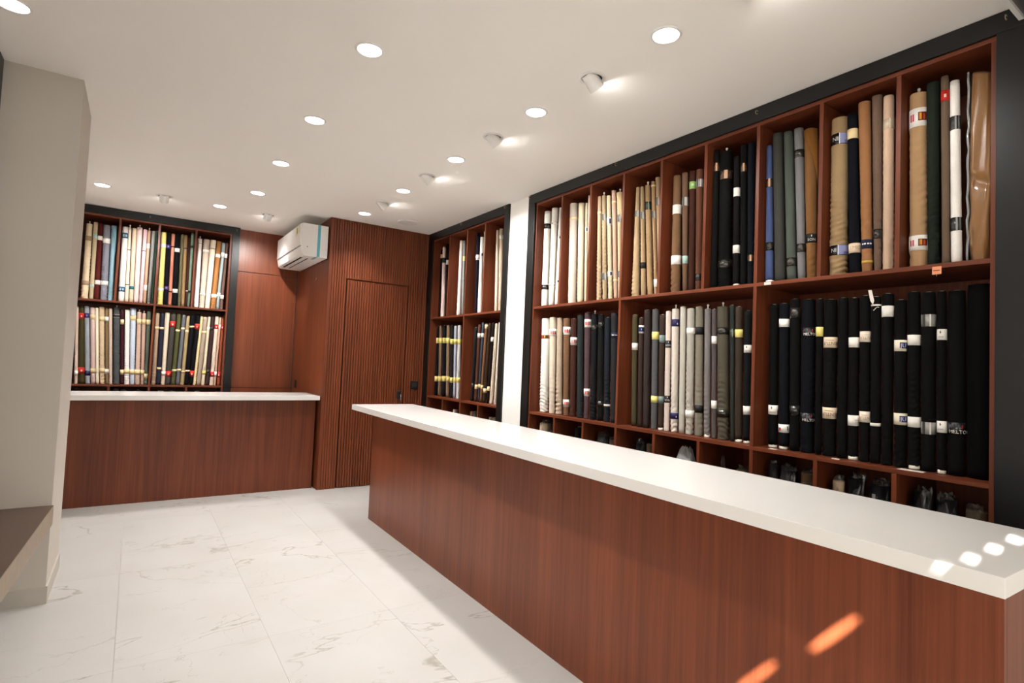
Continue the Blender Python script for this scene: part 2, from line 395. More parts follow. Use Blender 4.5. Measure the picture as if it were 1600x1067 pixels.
tag(t2, 'short white stone countertop on the far counter by the pillar', 'countertop')
b2 = thing('sales_counter', 'short brown wooden counter base below the back wall shelf', 'counter', (.43, 5.7, 0))
boxes('front_panel', [(-1.028, 1.034, -.198, -.180, 0, ZC2-.0404)], M_SHELFV, b2, .0008)  # darker laminate paints in the shade on this front
boxes('inner_shelf', [(-1.028, 1.034, -.179, .19, .42, .438)], M_WOODX, b2)
boxes('end_panel', [(1.016, 1.034, -.179, .19, 0, ZC2-.0404)], M_WOODV, b2)
boxes('end_panel', [(-1.028, -1.010, -.179, .19, 0, ZC2-.0404)], M_WOODV, b2)
# bench at the left edge
bn = thing('bench', 'brown stone slab bench in front of the white pillar', 'bench', (-.75, 2.6, 0))
def prism(name, pts, z0, z1, mat, par):
    n = len(pts); v = [(x, y, z0) for x, y in pts]+[(x, y, z1) for x, y in pts]
    f = [tuple(range(n-1, -1, -1)), tuple(range(n, 2*n))]+[(i, (i+1) % n, (i+1) % n+n, i+n) for i in range(n)]
    return link(name, mesh(name, v, f), mat, par)
sl_ = prism('seat_slab', [(-.495, -1.5), (.378, -1.5), (.461, .928), (.461, .836), (.150, .836), (-.495, .836)][0:2]+[(.4225, -.1), (.463, .928)]+[(.150, .928), (.150, .838), (-.495, .838)], .380, .471, M_BENCHEDGE, bn)
prism('seat_top', [(-.495, -1.5), (.377, -1.5), (.4215, -.1), (.462, .927), (.150, .927), (.150, .838), (-.495, .838)], .471, .4735, M_BENCH, bn)
boxes('support', [(-.495, .26, -1.45, .60, 0, .3795)], M_GREIGE, bn)

# ---------------------------------------------------------------- air conditioner
ac = thing('air_conditioner', 'white wall-mounted split air conditioner beside the slatted wall', 'air conditioner', (1.474, 5.94, 2.35))
AY0, AY1 = 5.425-5.94, 6.475-5.94
def extr(name, prof, y0, y1, mat, par, bev=0):
    n = len(prof); v = [(x, y0, z) for x, z in prof]+[(x, y1, z) for x, z in prof]
    f = [tuple(range(n)), tuple(range(2*n-1, n-1, -1))]+[((i+1) % n, i, i+n, (i+1) % n+n) for i in range(n)]
    me = mesh(name, v, f)
    bm = bmesh.new(); bm.from_mesh(me); bmesh.ops.recalc_face_normals(bm, faces=bm.faces)
    if bev: bmesh.ops.bevel(bm, geom=bm.edges[:], offset=bev, segments=3, affect='EDGES', profile=.6)
    bm.to_mesh(me); bm.free()
    return link(name, me, mat, par)
X = lambda x: x-1.474
Z = lambda z: z-2.35
extr('body', [(X(1.473), Z(2.200)), (X(1.262), Z(2.200)), (X(1.238), Z(2.216)), (X(1.226), Z(2.283)), (X(1.226), Z(2.502)), (X(1.236), Z(2.510)), (X(1.473), Z(2.510))], AY0, AY1, M_WHITEPL, ac, .004)
extr('front_cover', [(X(1.2265), Z(2.296)), (X(1.219), Z(2.296)), (X(1.219), Z(2.500)), (X(1.2265), Z(2.506))], AY0+.006, AY1-.006, M_WHITEPL, ac, .0025)
boxes('panel_gap', [(X(1.2225), X(1.2262), AY0+.002, AY1-.002, Z(2.287), Z(2.2955))], simple('gap_grey', (.22, .21, .2), .5), ac)
boxes('louvre_slot', [(X(1.257), X(1.272), AY0+.12, AY1-.16, Z(2.1985), Z(2.203))], M_DARK, ac)
boxes('louvre_slot', [(X(1.318), X(1.331), AY0+.13, AY1-.13, Z(2.1985), Z(2.203))], M_DARK, ac)
boxes('louvre_flap', [(X(1.275), X(1.314), AY0+.10, AY1-.12, Z(2.1955), Z(2.1995))], M_WHITEPL, ac, .001)
o = boxes('tape_strip', [(X(1.374), X(1.401), AY0-.0008, AY0+.0002, Z(2.204), Z(2.508)), (X(1.358), X(1.384), AY0-.0002, AY0+.16, Z(2.1990), Z(2.2002))], M_TAPE, ac); o['label'] = 'light blue packing tape'
o = boxes('rating_label', [(X(1.2178), X(1.219), AY0+.09, AY0+.20, Z(2.405), Z(2.490))], simple('label_yellow', (.72, .70, .42), .5), ac); o['label'] = 'pale yellow energy label'
boxes('label_print', [(X(1.2172), X(1.2178), AY0+.125, AY0+.165, Z(2.425), Z(2.480))], simple('label_olive', (.30, .28, .08), .5), o)
boxes('label_print', [(X(1.2178), X(1.219), AY0+.045, AY0+.07, Z(2.42), Z(2.49))], simple('label_grey', (.5, .48, .45), .5), ac)
v, f = lathe([(.0001, 0), (.006, 0), (.006, .002), (.0001, .002)], 12)
lamp = link('display_lamp', mesh('display_lamp', v, f), simple('grey_lens', (.2, .2, .2), .3), ac, (X(1.285), AY0-.001, Z(2.288))); lamp.rotation_euler = (math.pi/2, 0, 0)
hook_t = thing('wall_hook', 'small thin metal hook on the wood panel below the air conditioner', 'hook', (XD, 5.80, 2.045))
v, f = tube([(0, .10, -.012), (-.004, .07, -.018), (-.005, .03, -.012), (-.004, 0, .010)], .0022, 6); link('wire', mesh('wire', v, f, True), M_CHROME, hook_t)

def socket(name, label, loc, rz):
    t = thing(name, label, 'socket', loc); t.rotation_euler = (0, 0, rz)
    boxes('plate', [(-.043, .043, -.008, 0, -.043, .043)], M_BLKPLASTIC, t, .003)
    boxes('insert', [(-.027, .027, -.0105, -.008, -.027, .027)], simple('socket_insert', (.03, .03, .032), .35), t, .001)
    for sx in (-.01, .01): boxes('pin_hole', [(sx-.003, sx+.003, -.0108, -.0100, -.004, .004)], M_DARK, t)
socket('power_socket', 'square black power socket on the slatted wall beside the door', (2.422, YD-.0005, 1.0), 0)
socket('power_socket', 'black power socket low on the side wood panel above the far countertop', (XD-.0005, 6.45, .945), -math.pi/2)

# ---------------------------------------------------------------- ceiling fittings
ring_v, ring_f = lathe([(.050, -.001), (.052, -.005), (.060, -.004), (.063, 0), (.063, .002), (.050, .002)], 32, cap=False)
ring_f += [(5*32+i, 5*32+(i+1) % 32, (i+1) % 32, i) for i in range(32)]
RING = mesh('trim_ring', ring_v, ring_f, True); RING.materials.append(M_WHITEPL)
dv, df = lathe([(.0502, -.0015), (.0502, -.0004)], 32); DISCM = mesh('diffuser', dv, df); DISCM.materials.append(M_EMIT)
def downlight(x, y, label, dim=1.0):
    t = thing('downlight', label, 'downlight', (x, y, H), 'round recessed ceiling downlights')
    link('trim_ring', RING, None, t); link('diffuser', DISCM, None, t)
    l = bpy.data.lights.new('downlight_lamp', 'SPOT'); l.energy = DOWN_W*dim; l.color = WARM; l.spot_size = math.radians(112); l.spot_blend = .95; l.shadow_soft_size = .05
    lo = bpy.data.objects.new('downlight_lamp', l); COL.objects.link(lo); lo.parent = t; lo.location = (0, 0, -.012)
nth = ['first', 'second', 'third', 'fourth', 'fifth', 'sixth', 'seventh', 'eighth', 'ninth', 'tenth', 'eleventh', 'twelfth', 'thirteenth', 'fourteenth', 'fifteenth', 'sixteenth', 'seventeenth', 'eighteenth']
for i, y in enumerate((2.345, 3.245, 4.135, 5.031)):
    downlight(.768, y, 'lit round downlight over the open floor, %s nearest to the camera' % nth[i] if i else 'lit round downlight over the open floor, nearest to the camera')
for i, y in enumerate((.565, 1.455)):
    downlight(.768, y, 'lit round downlight outside the picture, %s the camera' % ('just before', 'above and beyond')[i])
for i, y in enumerate((1.489, 2.365, 3.256, 4.137, 5.035)):
    downlight(1.686, y, 'lit round downlight over the long counter, %s from the front' % nth[i])
downlight(-.308, 5.709, 'lit round downlight beside the pillar in front of the back shelf')
downlight(.566, 5.734, 'lit round downlight in front of the back shelf corner')
downlight(-.484, 2.929, 'lit round downlight cut by the top left corner of the picture', .10)

SR = .036
def tilt_spot(x, y, d, label, dim=1.0):
    """adjustable spot: a short tube swung out of a ceiling ring towards a wall"""
    t = thing('adjustable_spotlight', label, 'spotlight', (x, y, H), 'adjustable ceiling spotlights')
    v, f = lathe([(.0475, -.001), (.0475, -.006), (.062, -.004), (.062, .002), (.0475, .002)], 32, cap=False)
    f += [(4*32+i, 4*32+(i+1) % 32, (i+1) % 32, i) for i in range(32)]
    link('trim_ring', mesh('trim_ring', v, f, True), M_WHITEPL, t)
    v, f = lathe([(.0474, -.0006), (.0474, -.0002)], 24); link('recess', mesh('recess', v, f), M_DARK, t)
    ax = Vector((d[0]*math.cos(math.radians(43)), d[1]*math.cos(math.radians(43)), -math.sin(math.radians(43))))
    q = ax.to_track_quat('Z', 'Y').to_matrix()
    v, f = lathe([(SR, -.035), (SR, .046), (SR-.0025, .046), (SR-.004, .038), (SR-.004, .010)], 32, cap=False)
    f.append(tuple(range(31, -1, -1)))
    tv = []
    for p in v:
        w = q @ Vector(p); w.z -= .010; tv.append(tuple(w))     # the back of the tube goes up into the ceiling void
    link('tube', mesh('tube', tv, f, False), M_WHITEPL, t)
    v, f = lathe([(SR-.0035, .034), (SR-.0035, .0405)], 24)
    tv = []
    for p in v:
        w = q @ Vector(p); w.z -= .010; tv.append(tuple(w))
    link('lens', mesh('lens', tv, f), M_EMIT2, t)
    l = bpy.data.lights.new('spot_lamp', 'SPOT'); l.energy = TILT_W*dim; l.color = WARM; l.spot_size = math.radians(84); l.spot_blend = .75; l.shadow_soft_size = .03
    lo = bpy.data.objects.new('spot_lamp', l); COL.objects.link(lo); lo.parent = t; lo.location = ax*.050+Vector((0, 0, -.010)); lo.rotation_euler = ax.to_track_quat('-Z', 'Y').to_euler()
for i, y in enumerate((1.05, 1.919, 2.785, 3.689, 4.577)):
    tilt_spot(1.68, y, (1, 0), 'white adjustable spotlight aimed at the right wall, %s nearest to the camera' % nth[i-1] if i else 'white adjustable spotlight just above the top edge of the picture', (.25, .45, 1.05, 1.3, 1.1)[i])
tilt_spot(.13, 5.712, (0, 1), 'white adjustable spotlight in front of the back shelf')
tilt_spot(.978, 5.734, (0, 1), 'white adjustable spotlight on the ceiling beside the air conditioner')
sp = thing('ceiling_speaker', 'flat round white ceiling grille near the slatted wall', 'grille', (2.12, 5.05, H))
v, f = lathe([(.095, 0), (.095, -.006), (.088, -.009), (.080, -.006)], 32, cap=False); link('rim', mesh('rim', v, f, True), M_WHITEPL, sp)
v, f = lathe([(.081, -.007), (.081, -.004)], 32); link('grille', mesh('grille', v, f), simple('grille_white', (.84, .81, .77), .6, noise=.15, nscale=400), sp)
ROLLS = [
 ('B', 'U', 1, -0.432, 6.66, -0.002, 0.718, 0.0306, 0.024, (230, 208, 168), 'cream', ((0.554, 0.6, 'tan'), (0.129, 0.169, 'tan')), 0.8, 'knob'),
 ('B', 'U', 1, -0.381, 6.647, -0.005, 0.739, 0.0168, 0.0174, (200, 180, 140), 'khaki beige', ((0.585, 0.625, 'turquoise'), (0.112, 0.141, 'turquoise')), 0.2, ''),
 ('B', 'U', 1, -0.34, 6.651, -0.008, 0.734, 0.0216, 0.0175, (100, 32, 28), 'maroon', ((0.573, 0.614, 'white'), (0.145, 0.186, 'white')), 0.2, ''),
 ('B', 'U', 1, -0.285, 6.658, -0.013, 0.727, 0.0284, 0.0285, (135, 135, 148), 'slate grey', ((0.552, 0.599, 'white'), (0.146, 0.186, 'white')), 0.6, ''),
 ('B', 'U', 1, -0.231, 6.652, -0.011, 0.731, 0.0221, 0.0203, (140, 182, 198), 'light blue', (), 0.5, 'flap'),
 ('B', 'U', 2, -0.147, 6.655, -0.005, 0.738, 0.0254, 0.0231, (240, 232, 222), 'white', ((0.623, 0.676, 'blue'), (0.097, 0.144, 'blue')), 0.1, ''),
 ('B', 'U', 2, -0.103, 6.646, -0.012, 0.736, 0.0164, 0.0106, (238, 222, 196), 'ivory', ((0.511, 0.518, 'black'), (0.168, 0.175, 'black')), 0.1, 'knob'),
 ('B', 'U', 2, -0.066, 6.648, -0.013, 0.736, 0.0179, 0.0171, (232, 206, 172), 'peach', ((0.129, 0.159, 'teal'),), 0.2, ''),
 ('B', 'U', 2, -0.025, 6.65, -0.011, 0.75, 0.0201, 0.0226, (238, 208, 202), 'pale pink', (), 0.3, 'knob'),
 ('B', 'U', 2, 0.013, 6.646, -0.001, 0.738, 0.0155, 0.0164, (232, 192, 196), 'rose pink', ((0.519, 0.525, 'black'),), 0.3, ''),
 ('B', 'U', 2, 0.045, 6.643, -0.001, 0.733, 0.0134, 0.012, (205, 165, 130), 'tan', ((0.552, 0.6, 'white'), (0.13, 0.184, 'white')), 0.2, 'knob'),
 ('B', 'U', 2, 0.078, 6.647, 0.002, 0.733, 0.0125, 0.0157, (142, 140, 137), 'grey', (), 0.8, ''),
 ('B', 'U', 2, 0.1039, 6.646, 0.0046, 0.739, 0.0115, 0.0107, (42, 62, 46), 'dark green', (), 0.6, ''),
 ('B', 'U', 3, 0.176, 6.654, -0.006, 0.737, 0.0243, 0.021, (228, 212, 105), 'yellow', ((0.583, 0.62, 'white'), (0.138, 0.169, 'white')), 0.5, ''),
 ('B', 'U', 3, 0.223, 6.65, -0.009, 0.732, 0.0195, 0.0197, (22, 20, 28), 'black', ((0.578, 0.615, 'purple'), (0.156, 0.192, 'purple')), 0.2, ''),
 ('B', 'U', 3, 0.26, 6.645, -0.009, 0.734, 0.0153, 0.0141, (196, 116, 90), 'salmon', ((0.594, 0.606, 'black'), (0.134, 0.146, 'black')), 0.1, ''),
 ('B', 'U', 3, 0.301, 6.653, -0.01, 0.738, 0.023, 0.0226, (20, 20, 24), 'black', ((0.553, 0.592, 'white'), (0.133, 0.173, 'white')), 0.2, ''),
 ('B', 'U', 3, 0.341, 6.643, -0.009, 0.739, 0.0136, 0.0131, (104, 98, 66), 'olive', (), 0.5, ''),
 ('B', 'U', 3, 0.373, 6.646, -0.01, 0.736, 0.0163, 0.0158, (146, 112, 70), 'tan brown', ((0.596, 0.606, 'black'),), 0.3, ''),
 ('B', 'U', 3, 0.404, 6.641, -0.0097, 0.718, 0.0092, 0.011, (70, 34, 28), 'dark maroon', ((0.589, 0.599, 'black'), (0.159, 0.169, 'white')), 0.1, ''),
 ('B', 'U', 3, 0.4262, 6.644, -0.0045, 0.767, 0.0114, 0.0145, (115, 142, 116), 'sage green', ((0.615, 0.64, 'black'), (0.147, 0.172, 'black')), 0.1, ''),
 ('B', 'U', 4, 0.492, 6.654, -0.001, 0.724, 0.0239, 0.0196, (238, 226, 216), 'white', ((0.671, 0.677, 'tan'),), 0.2, 'knob'),
 ('B', 'U', 4, 0.546, 6.655, 0.008, 0.725, 0.0248, 0.0292, (200, 182, 163), 'grey beige', ((0.591, 0.617, 'white'), (0.135, 0.154, 'white')), 0.6, ''),
 ('B', 'U', 4, 0.598, 6.655, 0.017, 0.729, 0.0238, 0.0273, (234, 218, 192), 'cream', ((0.631, 0.639, 'tan'),), 0.4, ''),
 ('B', 'U', 4, 0.651, 6.656, 0.019, 0.724, 0.025, 0.0214, (172, 112, 48), 'mustard', ((0.55, 0.589, 'white'), (0.12, 0.159, 'white')), 0.5, ''),
 ('B', 'U', 4, 0.692, 6.645, 0.021, 0.712, 0.0147, 0.0164, (150, 166, 166), 'blue grey', ((0.563, 0.608, 'white'), (0.138, 0.176, 'white')), 0.3, ''),
 ('B', 'U', 4, 0.726, 6.646, 0.02, 0.711, 0.0158, 0.0125, (112, 84, 74), 'brown', ((0.555, 0.6, 'white'), (0.115, 0.154, 'white')), 0.4, ''),
 ('B', 'W', 1, -0.448, 6.654, -0.033, 0.725, 0.0146, 0.0116, (216, 188, 168), 'pale peach', ((0.076, 0.121, 'white'),), 0.5, ''),
 ('B', 'W', 1, -0.407, 6.665, -0.042, 0.728, 0.0251, 0.0185, (72, 64, 30), 'dark olive', ((0.612, 0.669, 'red'), (0.097, 0.156, 'red')), 0.2, ''),
 ('B', 'W', 1, -0.359, 6.66, -0.05, 0.736, 0.0197, 0.0191, (152, 160, 168), 'blue grey', ((0.626, 0.67, 'purple'), (0.078, 0.124, 'navy')), 0.5, ''),
 ('B', 'W', 1, -0.318, 6.659, -0.046, 0.728, 0.0186, 0.0192, (206, 176, 168), 'dusty pink', ((0.614, 0.66, 'cream'), (0.102, 0.148, 'cream')), 0.3, ''),
 ('B', 'W', 1, -0.284, 6.653, -0.047, 0.728, 0.0129, 0.012, (240, 224, 192), 'cream', (), 0.2, ''),
 ('B', 'W', 1, -0.248, 6.66, -0.046, 0.739, 0.0196, 0.0204, (214, 186, 146), 'sand', ((0.605, 0.648, 'cream'), (0.11, 0.152, 'cream')), 0.7, ''),
 ('B', 'W', 1, -0.211, 6.655, -0.044, 0.729, 0.0147, 0.0145, (128, 102, 66), 'olive brown', ((0.602, 0.648, 'white'), (0.099, 0.145, 'white')), 0.6, ''),
 ('B', 'W', 1, -0.181, 6.653, -0.044, 0.73, 0.0132, 0.0132, (212, 188, 168), 'beige', (), 0.4, ''),
 ('B', 'W', 1, -0.136, 6.67, -0.04, 0.742, 0.0301, 0.0262, (78, 82, 84), 'dark grey', ((0.648, 0.678, 'lined'),), 1.0, 'knob'),
 ('B', 'W', 1, -0.091, 6.654, -0.041, 0.726, 0.014, 0.0139, (72, 30, 36), 'maroon', ((0.584, 0.632, 'cream'), (0.094, 0.141, 'cream')), 0.2, ''),
 ('B', 'W', 1, -0.053, 6.662, -0.037, 0.73, 0.0214, 0.0194, (238, 232, 226), 'white', ((0.103, 0.15, 'cream'),), 0.6, ''),
 ('B', 'W', 1, -0.01, 6.659, -0.033, 0.749, 0.0189, 0.024, (192, 206, 224), 'light blue', ((0.63, 0.677, 'cream'), (0.098, 0.143, 'cream')), 0.5, ''),
 ('B', 'W', 1, 0.033, 6.661, -0.024, 0.717, 0.0209, 0.0173, (206, 172, 152), 'rose tan', ((0.598, 0.646, 'cream'), (0.097, 0.145, 'cream')), 0.6, 'knob'),
 ('B', 'W', 1, 0.073, 6.657, -0.024, 0.707, 0.0135, 0.0169, (202, 162, 142), 'dusky pink', ((0.601, 0.647, 'cream'), (0.098, 0.142, 'cream')), 0.6, 'knob'),
 ('B', 'W', 1, 0.1025, 6.657, -0.0135, 0.731, 0.0138, 0.0171, (96, 108, 92), 'grey green', ((0.598, 0.646, 'cream'), (0.06, 0.107, 'cream')), 0.7, ''),
 ('B', 'W', 2, 0.167, 6.658, -0.004, 0.719, 0.0188, 0.0173, (178, 148, 118), 'tan', ((0.555, 0.586, 'cream'),), 0.5, ''),
 ('B', 'W', 2, 0.208, 6.659, -0.003, 0.72, 0.0192, 0.018, (46, 46, 62), 'dark navy', ((0.558, 0.58, 'cream'), (0.152, 0.174, 'cream')), 0.2, ''),
 ('B', 'W', 2, 0.247, 6.657, 0.001, 0.732, 0.017, 0.0202, (218, 198, 172), 'beige', ((0.093, 0.135, 'white'),), 0.4, ''),
 ('B', 'W', 2, 0.289, 6.663, 0.011, 0.731, 0.0226, 0.0241, (72, 68, 62), 'charcoal', ((0.589, 0.648, 'red'), (0.082, 0.14, 'red')), 0.2, ''),
 ('B', 'W', 2, 0.335, 6.66, 0.015, 0.725, 0.0201, 0.019, (86, 86, 46), 'olive green', ((0.544, 0.566, 'cream'), (0.135, 0.159, 'cream')), 0.4, ''),
 ('B', 'W', 2, 0.376, 6.658, 0.018, 0.72, 0.018, 0.0165, (102, 102, 108), 'grey', ((0.569, 0.59, 'cream'), (0.143, 0.164, 'cream')), 0.3, ''),
 ('B', 'W', 2, 0.415, 6.658, 0.016, 0.711, 0.0182, 0.0155, (166, 142, 96), 'khaki', ((0.543, 0.565, 'cream'), (0.128, 0.146, 'cream')), 0.4, ''),
 ('B', 'W', 2, 0.455, 6.659, 0.018, 0.733, 0.0186, 0.0227, (24, 24, 28), 'black', ((0.596, 0.614, 'cream'), (0.139, 0.156, 'cream')), 0.3, ''),
 ('B', 'W', 2, 0.493, 6.657, 0.028, 0.74, 0.0168, 0.0202, (24, 24, 28), 'black', ((0.58, 0.639, 'red'), (0.089, 0.149, 'red')), 0.2, ''),
 ('B', 'W', 2, 0.526, 6.653, 0.029, 0.718, 0.0136, 0.0114, (228, 204, 146), 'straw yellow', (), 0.8, ''),
 ('B', 'W', 2, 0.562, 6.66, 0.027, 0.715, 0.0202, 0.0209, (168, 148, 128), 'taupe', ((0.543, 0.569, 'cream'),), 0.3, ''),
 ('B', 'W', 2, 0.602, 6.657, 0.023, 0.721, 0.0171, 0.0128, (222, 202, 168), 'cream', ((0.581, 0.613, 'white'), (0.114, 0.152, 'yellow')), 0.4, ''),
 ('B', 'W', 2, 0.642, 6.659, 0.018, 0.724, 0.0193, 0.0168, (66, 46, 46), 'dark brown', ((0.577, 0.616, 'dark'), (0.128, 0.166, 'dark')), 0.3, ''),
 ('B', 'W', 2, 0.683, 6.659, 0.015, 0.73, 0.0186, 0.0186, (226, 202, 182), 'cream pink', ((0.597, 0.644, 'red'), (0.091, 0.141, 'red')), 0.5, ''),
 ('B', 'W', 2, 0.713, 6.65, 0.014, 0.723, 0.0104, 0.0096, (216, 168, 138), 'peach tan', ((0.595, 0.646, 'white'), (0.098, 0.146, 'white')), 0.4, ''),
 ('B', 'W', 2, 0.7488, 6.656, 0.0032, 0.729, 0.0158, 0.0108, (168, 76, 40), 'rust', ((0.59, 0.648, 'red'), (0.086, 0.143, 'red')), 0.2, ''),
 ('N', 'U', 1, 2.61, 5.252, 0.0075, 0.725, 0.0142, 0.0132, (36, 22, 20), 'dark brown', ((0.632, 0.671, 'cream'),), 0.2, ''),
 ('N', 'U', 1, 2.617, 5.19, 0.029, 0.748, 0.0215, 0.0183, (236, 212, 200), 'pale pink', ((0.571, 0.636, 'lined'),), 0.2, ''),
 ('N', 'U', 1, 2.607, 5.092, 0.033, 0.762, 0.011, 0.014, (44, 28, 24), 'dark brown', ((0.544, 0.593, 'white'),), 0.2, ''),
 ('N', 'U', 2, 2.617, 4.841, 0.011, 0.752, 0.0215, 0.0164, (238, 228, 216), 'white', (), 0.3, ''),
 ('N', 'U', 2, 2.609, 4.748, 0.026, 0.738, 0.0136, 0.0126, (150, 150, 148), 'grey', ((0.535, 0.585, 'yellow'),), 0.3, ''),
 ('N', 'U', 3, 2.609, 4.493, 0.019, 0.768, 0.0127, 0.0176, (26, 26, 44), 'dark navy', ((0.511, 0.561, 'white'),), 0.2, ''),
 ('N', 'U', 3, 2.618, 4.437, 0.015, 0.721, 0.0216, 0.0164, (242, 236, 226), 'white', ((0.536, 0.574, 'logo'),), 0.2, ''),
 ('N', 'U', 3, 2.603, 4.355, 0.026, 0.762, 0.0075, 0.0086, (222, 204, 176), 'cream', (), 0.2, ''),
 ('N', 'U', 4, 2.611, 4.144, 0.029, 0.735, 0.0155, 0.0138, (212, 194, 168), 'cream', (), 0.3, ''),
 ('N', 'U', 4, 2.613, 4.083, 0.031, 0.737, 0.017, 0.0184, (196, 172, 142), 'beige', ((0.646, 0.678, 'white'),), 0.6, ''),
 ('N', 'W', 1, 2.609, 5.245, 0.0107, 0.72, 0.0178, 0.0168, (24, 24, 30), 'black', ((0.542, 0.598, 'yellow'), (0.145, 0.198, 'yellow')), 0.3, ''),
 ('N', 'W', 1, 2.609, 5.158, 0.038, 0.722, 0.0183, 0.0178, (126, 98, 70), 'tan brown', ((0.542, 0.597, 'yellow'), (0.149, 0.201, 'yellow')), 0.3, ''),
 ('N', 'W', 1, 2.612, 5.072, 0.047, 0.724, 0.0206, 0.0176, (26, 26, 34), 'dark navy', ((0.541, 0.595, 'yellow'), (0.153, 0.205, 'yellow')), 0.3, ''),
 ('N', 'W', 1, 2.608, 4.979, 0.049, 0.72, 0.0172, 0.0185, (140, 110, 80), 'tan', ((0.54, 0.594, 'yellow'), (0.157, 0.208, 'yellow')), 0.3, ''),
 ('N', 'W', 1, 2.608, 4.901, 0.045, 0.717, 0.0166, 0.0172, (40, 38, 36), 'charcoal', ((0.528, 0.58, 'yellow'), (0.148, 0.199, 'yellow')), 0.3, ''),
 ('N', 'W', 1, 2.604, 4.827, 0.037, 0.71, 0.0129, 0.0159, (168, 176, 196), 'pale blue', ((0.528, 0.578, 'yellow'), (0.152, 0.202, 'yellow')), 0.3, ''),
 ('N', 'W', 1, 2.61, 4.766, 0.028, 0.712, 0.0194, 0.0189, (200, 198, 192), 'light grey', ((0.527, 0.577, 'yellow'), (0.155, 0.205, 'yellow')), 0.6, ''),
 ('N', 'W', 2, 2.607, 4.487, -0.016, 0.681, 0.0163, 0.015, (30, 34, 36), 'black', ((0.116, 0.164, 'dark'),), 0.3, ''),
 ('N', 'W', 2, 2.606, 4.418, -0.013, 0.704, 0.0148, 0.0139, (88, 52, 40), 'brown', ((0.583, 0.625, 'white'), (0.114, 0.155, 'cream')), 0.3, ''),
 ('N', 'W', 2, 2.599, 4.358, -0.027, 0.721, 0.0081, 0.0137, (60, 68, 80), 'slate blue', ((0.588, 0.623, 'white'), (0.129, 0.164, 'cream')), 0.3, ''),
 ('N', 'W', 2, 2.602, 4.322, -0.044, 0.709, 0.0113, 0.0136, (122, 80, 50), 'copper brown', ((0.662, 0.702, 'cream'), (0.12, 0.155, 'cream')), 0.3, ''),
 ('N', 'W', 2, 2.608, 4.273, -0.045, 0.711, 0.0167, 0.0135, (60, 44, 30), 'dark brown', ((0.089, 0.129, 'cream'),), 0.3, ''),
 ('N', 'W', 2, 2.602, 4.205, -0.042, 0.709, 0.0114, 0.0124, (32, 26, 24), 'black', ((0.545, 0.585, 'white'), (0.11, 0.15, 'cream')), 0.3, ''),
 ('N', 'W', 2, 2.61, 4.155, -0.036, 0.703, 0.0192, 0.0142, (206, 188, 164), 'beige', (), 0.8, ''),
 ('N', 'W', 2, 2.603, 4.081, -0.021, 0.71, 0.0125, 0.0103, (214, 198, 176), 'cream', (), 0.4, ''),
 ('G', 'U', 1, 2.592, 3.415, 0.001, 0.743, 0.0262, 0.0264, (242, 238, 228), 'white', ((0.606, 0.644, 'dark'), (0.132, 0.169, 'dark')), 0.2, ''),
 ('G', 'U', 1, 2.588, 3.328, -0.006, 0.748, 0.0224, 0.0268, (240, 234, 222), 'white', ((0.62, 0.641, 'redmark'), (0.145, 0.169, 'redmark')), 0.3, ''),
 ('G', 'U', 1, 2.583, 3.254, -0.004, 0.736, 0.0169, 0.0113, (240, 232, 216), 'ivory', ((0.497, 0.522, 'logo'), (0.169, 0.19, 'logo')), 0.2, ''),
 ('G', 'U', 2, 2.598, 3.092, 0.022, 0.74, 0.0322, 0.0298, (206, 192, 176), 'grey beige', ((0.615, 0.633, 'cream'),), 0.4, ''),
 ('G', 'U', 2, 2.59, 2.994, 0.026, 0.72, 0.0239, 0.0234, (226, 208, 172), 'cream', (), 0.2, ''),
 ('G', 'U', 2, 2.576, 2.924, 0.026, 0.704, 0.01, 0.0097, (222, 202, 160), 'cream', ((0.496, 0.532, 'logo'),), 0.2, ''),
 ('G', 'U', 2, 2.573, 2.893, 0.029, 0.751, 0.0069, 0.0079, (222, 196, 176), 'pale pink', (), 0.2, ''),
 ('G', 'U', 3, 2.585, 2.797, 0.03, 0.724, 0.0194, 0.0137, (200, 172, 132), 'tan', ((0.601, 0.618, 'cream'),), 0.9, ''),
 ('G', 'U', 3, 2.585, 2.739, 0.045, 0.72, 0.0187, 0.0149, (180, 156, 116), 'khaki', ((0.545, 0.588, 'silver'), (0.137, 0.184, 'silver')), 1.0, 'knob'),
 ('G', 'U', 3, 2.583, 2.683, 0.052, 0.707, 0.0172, 0.0159, (206, 190, 150), 'pale khaki', ((0.506, 0.555, 'logo'), (0.157, 0.191, 'logo')), 0.6, ''),
 ('G', 'U', 3, 2.579, 2.633, 0.05, 0.729, 0.0134, 0.0165, (200, 160, 134), 'pink tan', ((0.645, 0.656, 'cream'), (0.121, 0.131, 'cream')), 0.2, ''),
 ('G', 'U', 3, 2.576, 2.594, 0.03, 0.703, 0.01, 0.0195, (196, 172, 130), 'khaki', ((0.505, 0.551, 'silver'), (0.139, 0.18, 'silver')), 0.4, 'knob flap'),
 ('G', 'U', 4, 2.594, 2.471, 0.01, 0.706, 0.028, 0.0126, (176, 148, 106), 'khaki', ((0.514, 0.554, 'silver'),), 0.7, ''),
 ('G', 'U', 4, 2.584, 2.396, 0.04, 0.696, 0.0178, 0.0124, (164, 136, 98), 'khaki brown', ((0.488, 0.532, 'silver'), (0.173, 0.212, 'black')), 0.5, ''),
 ('G', 'U', 4, 2.587, 2.343, 0.049, 0.695, 0.0209, 0.0176, (160, 128, 86), 'camel', ((0.538, 0.588, 'greenclear'),), 0.8, 'knob'),
 ('G', 'U', 4, 2.577, 2.29, 0.051, 0.705, 0.011, 0.0124, (168, 132, 92), 'camel', ((0.672, 0.683, 'cream'), (0.473, 0.516, 'silver'), (0.049, 0.095, 'white')), 0.5, ''),
 ('G', 'U', 4, 2.574, 2.26, 0.042, 0.72, 0.008, 0.0141, (172, 140, 98), 'tan', ((0.544, 0.594, 'silver'),), 0.4, ''),
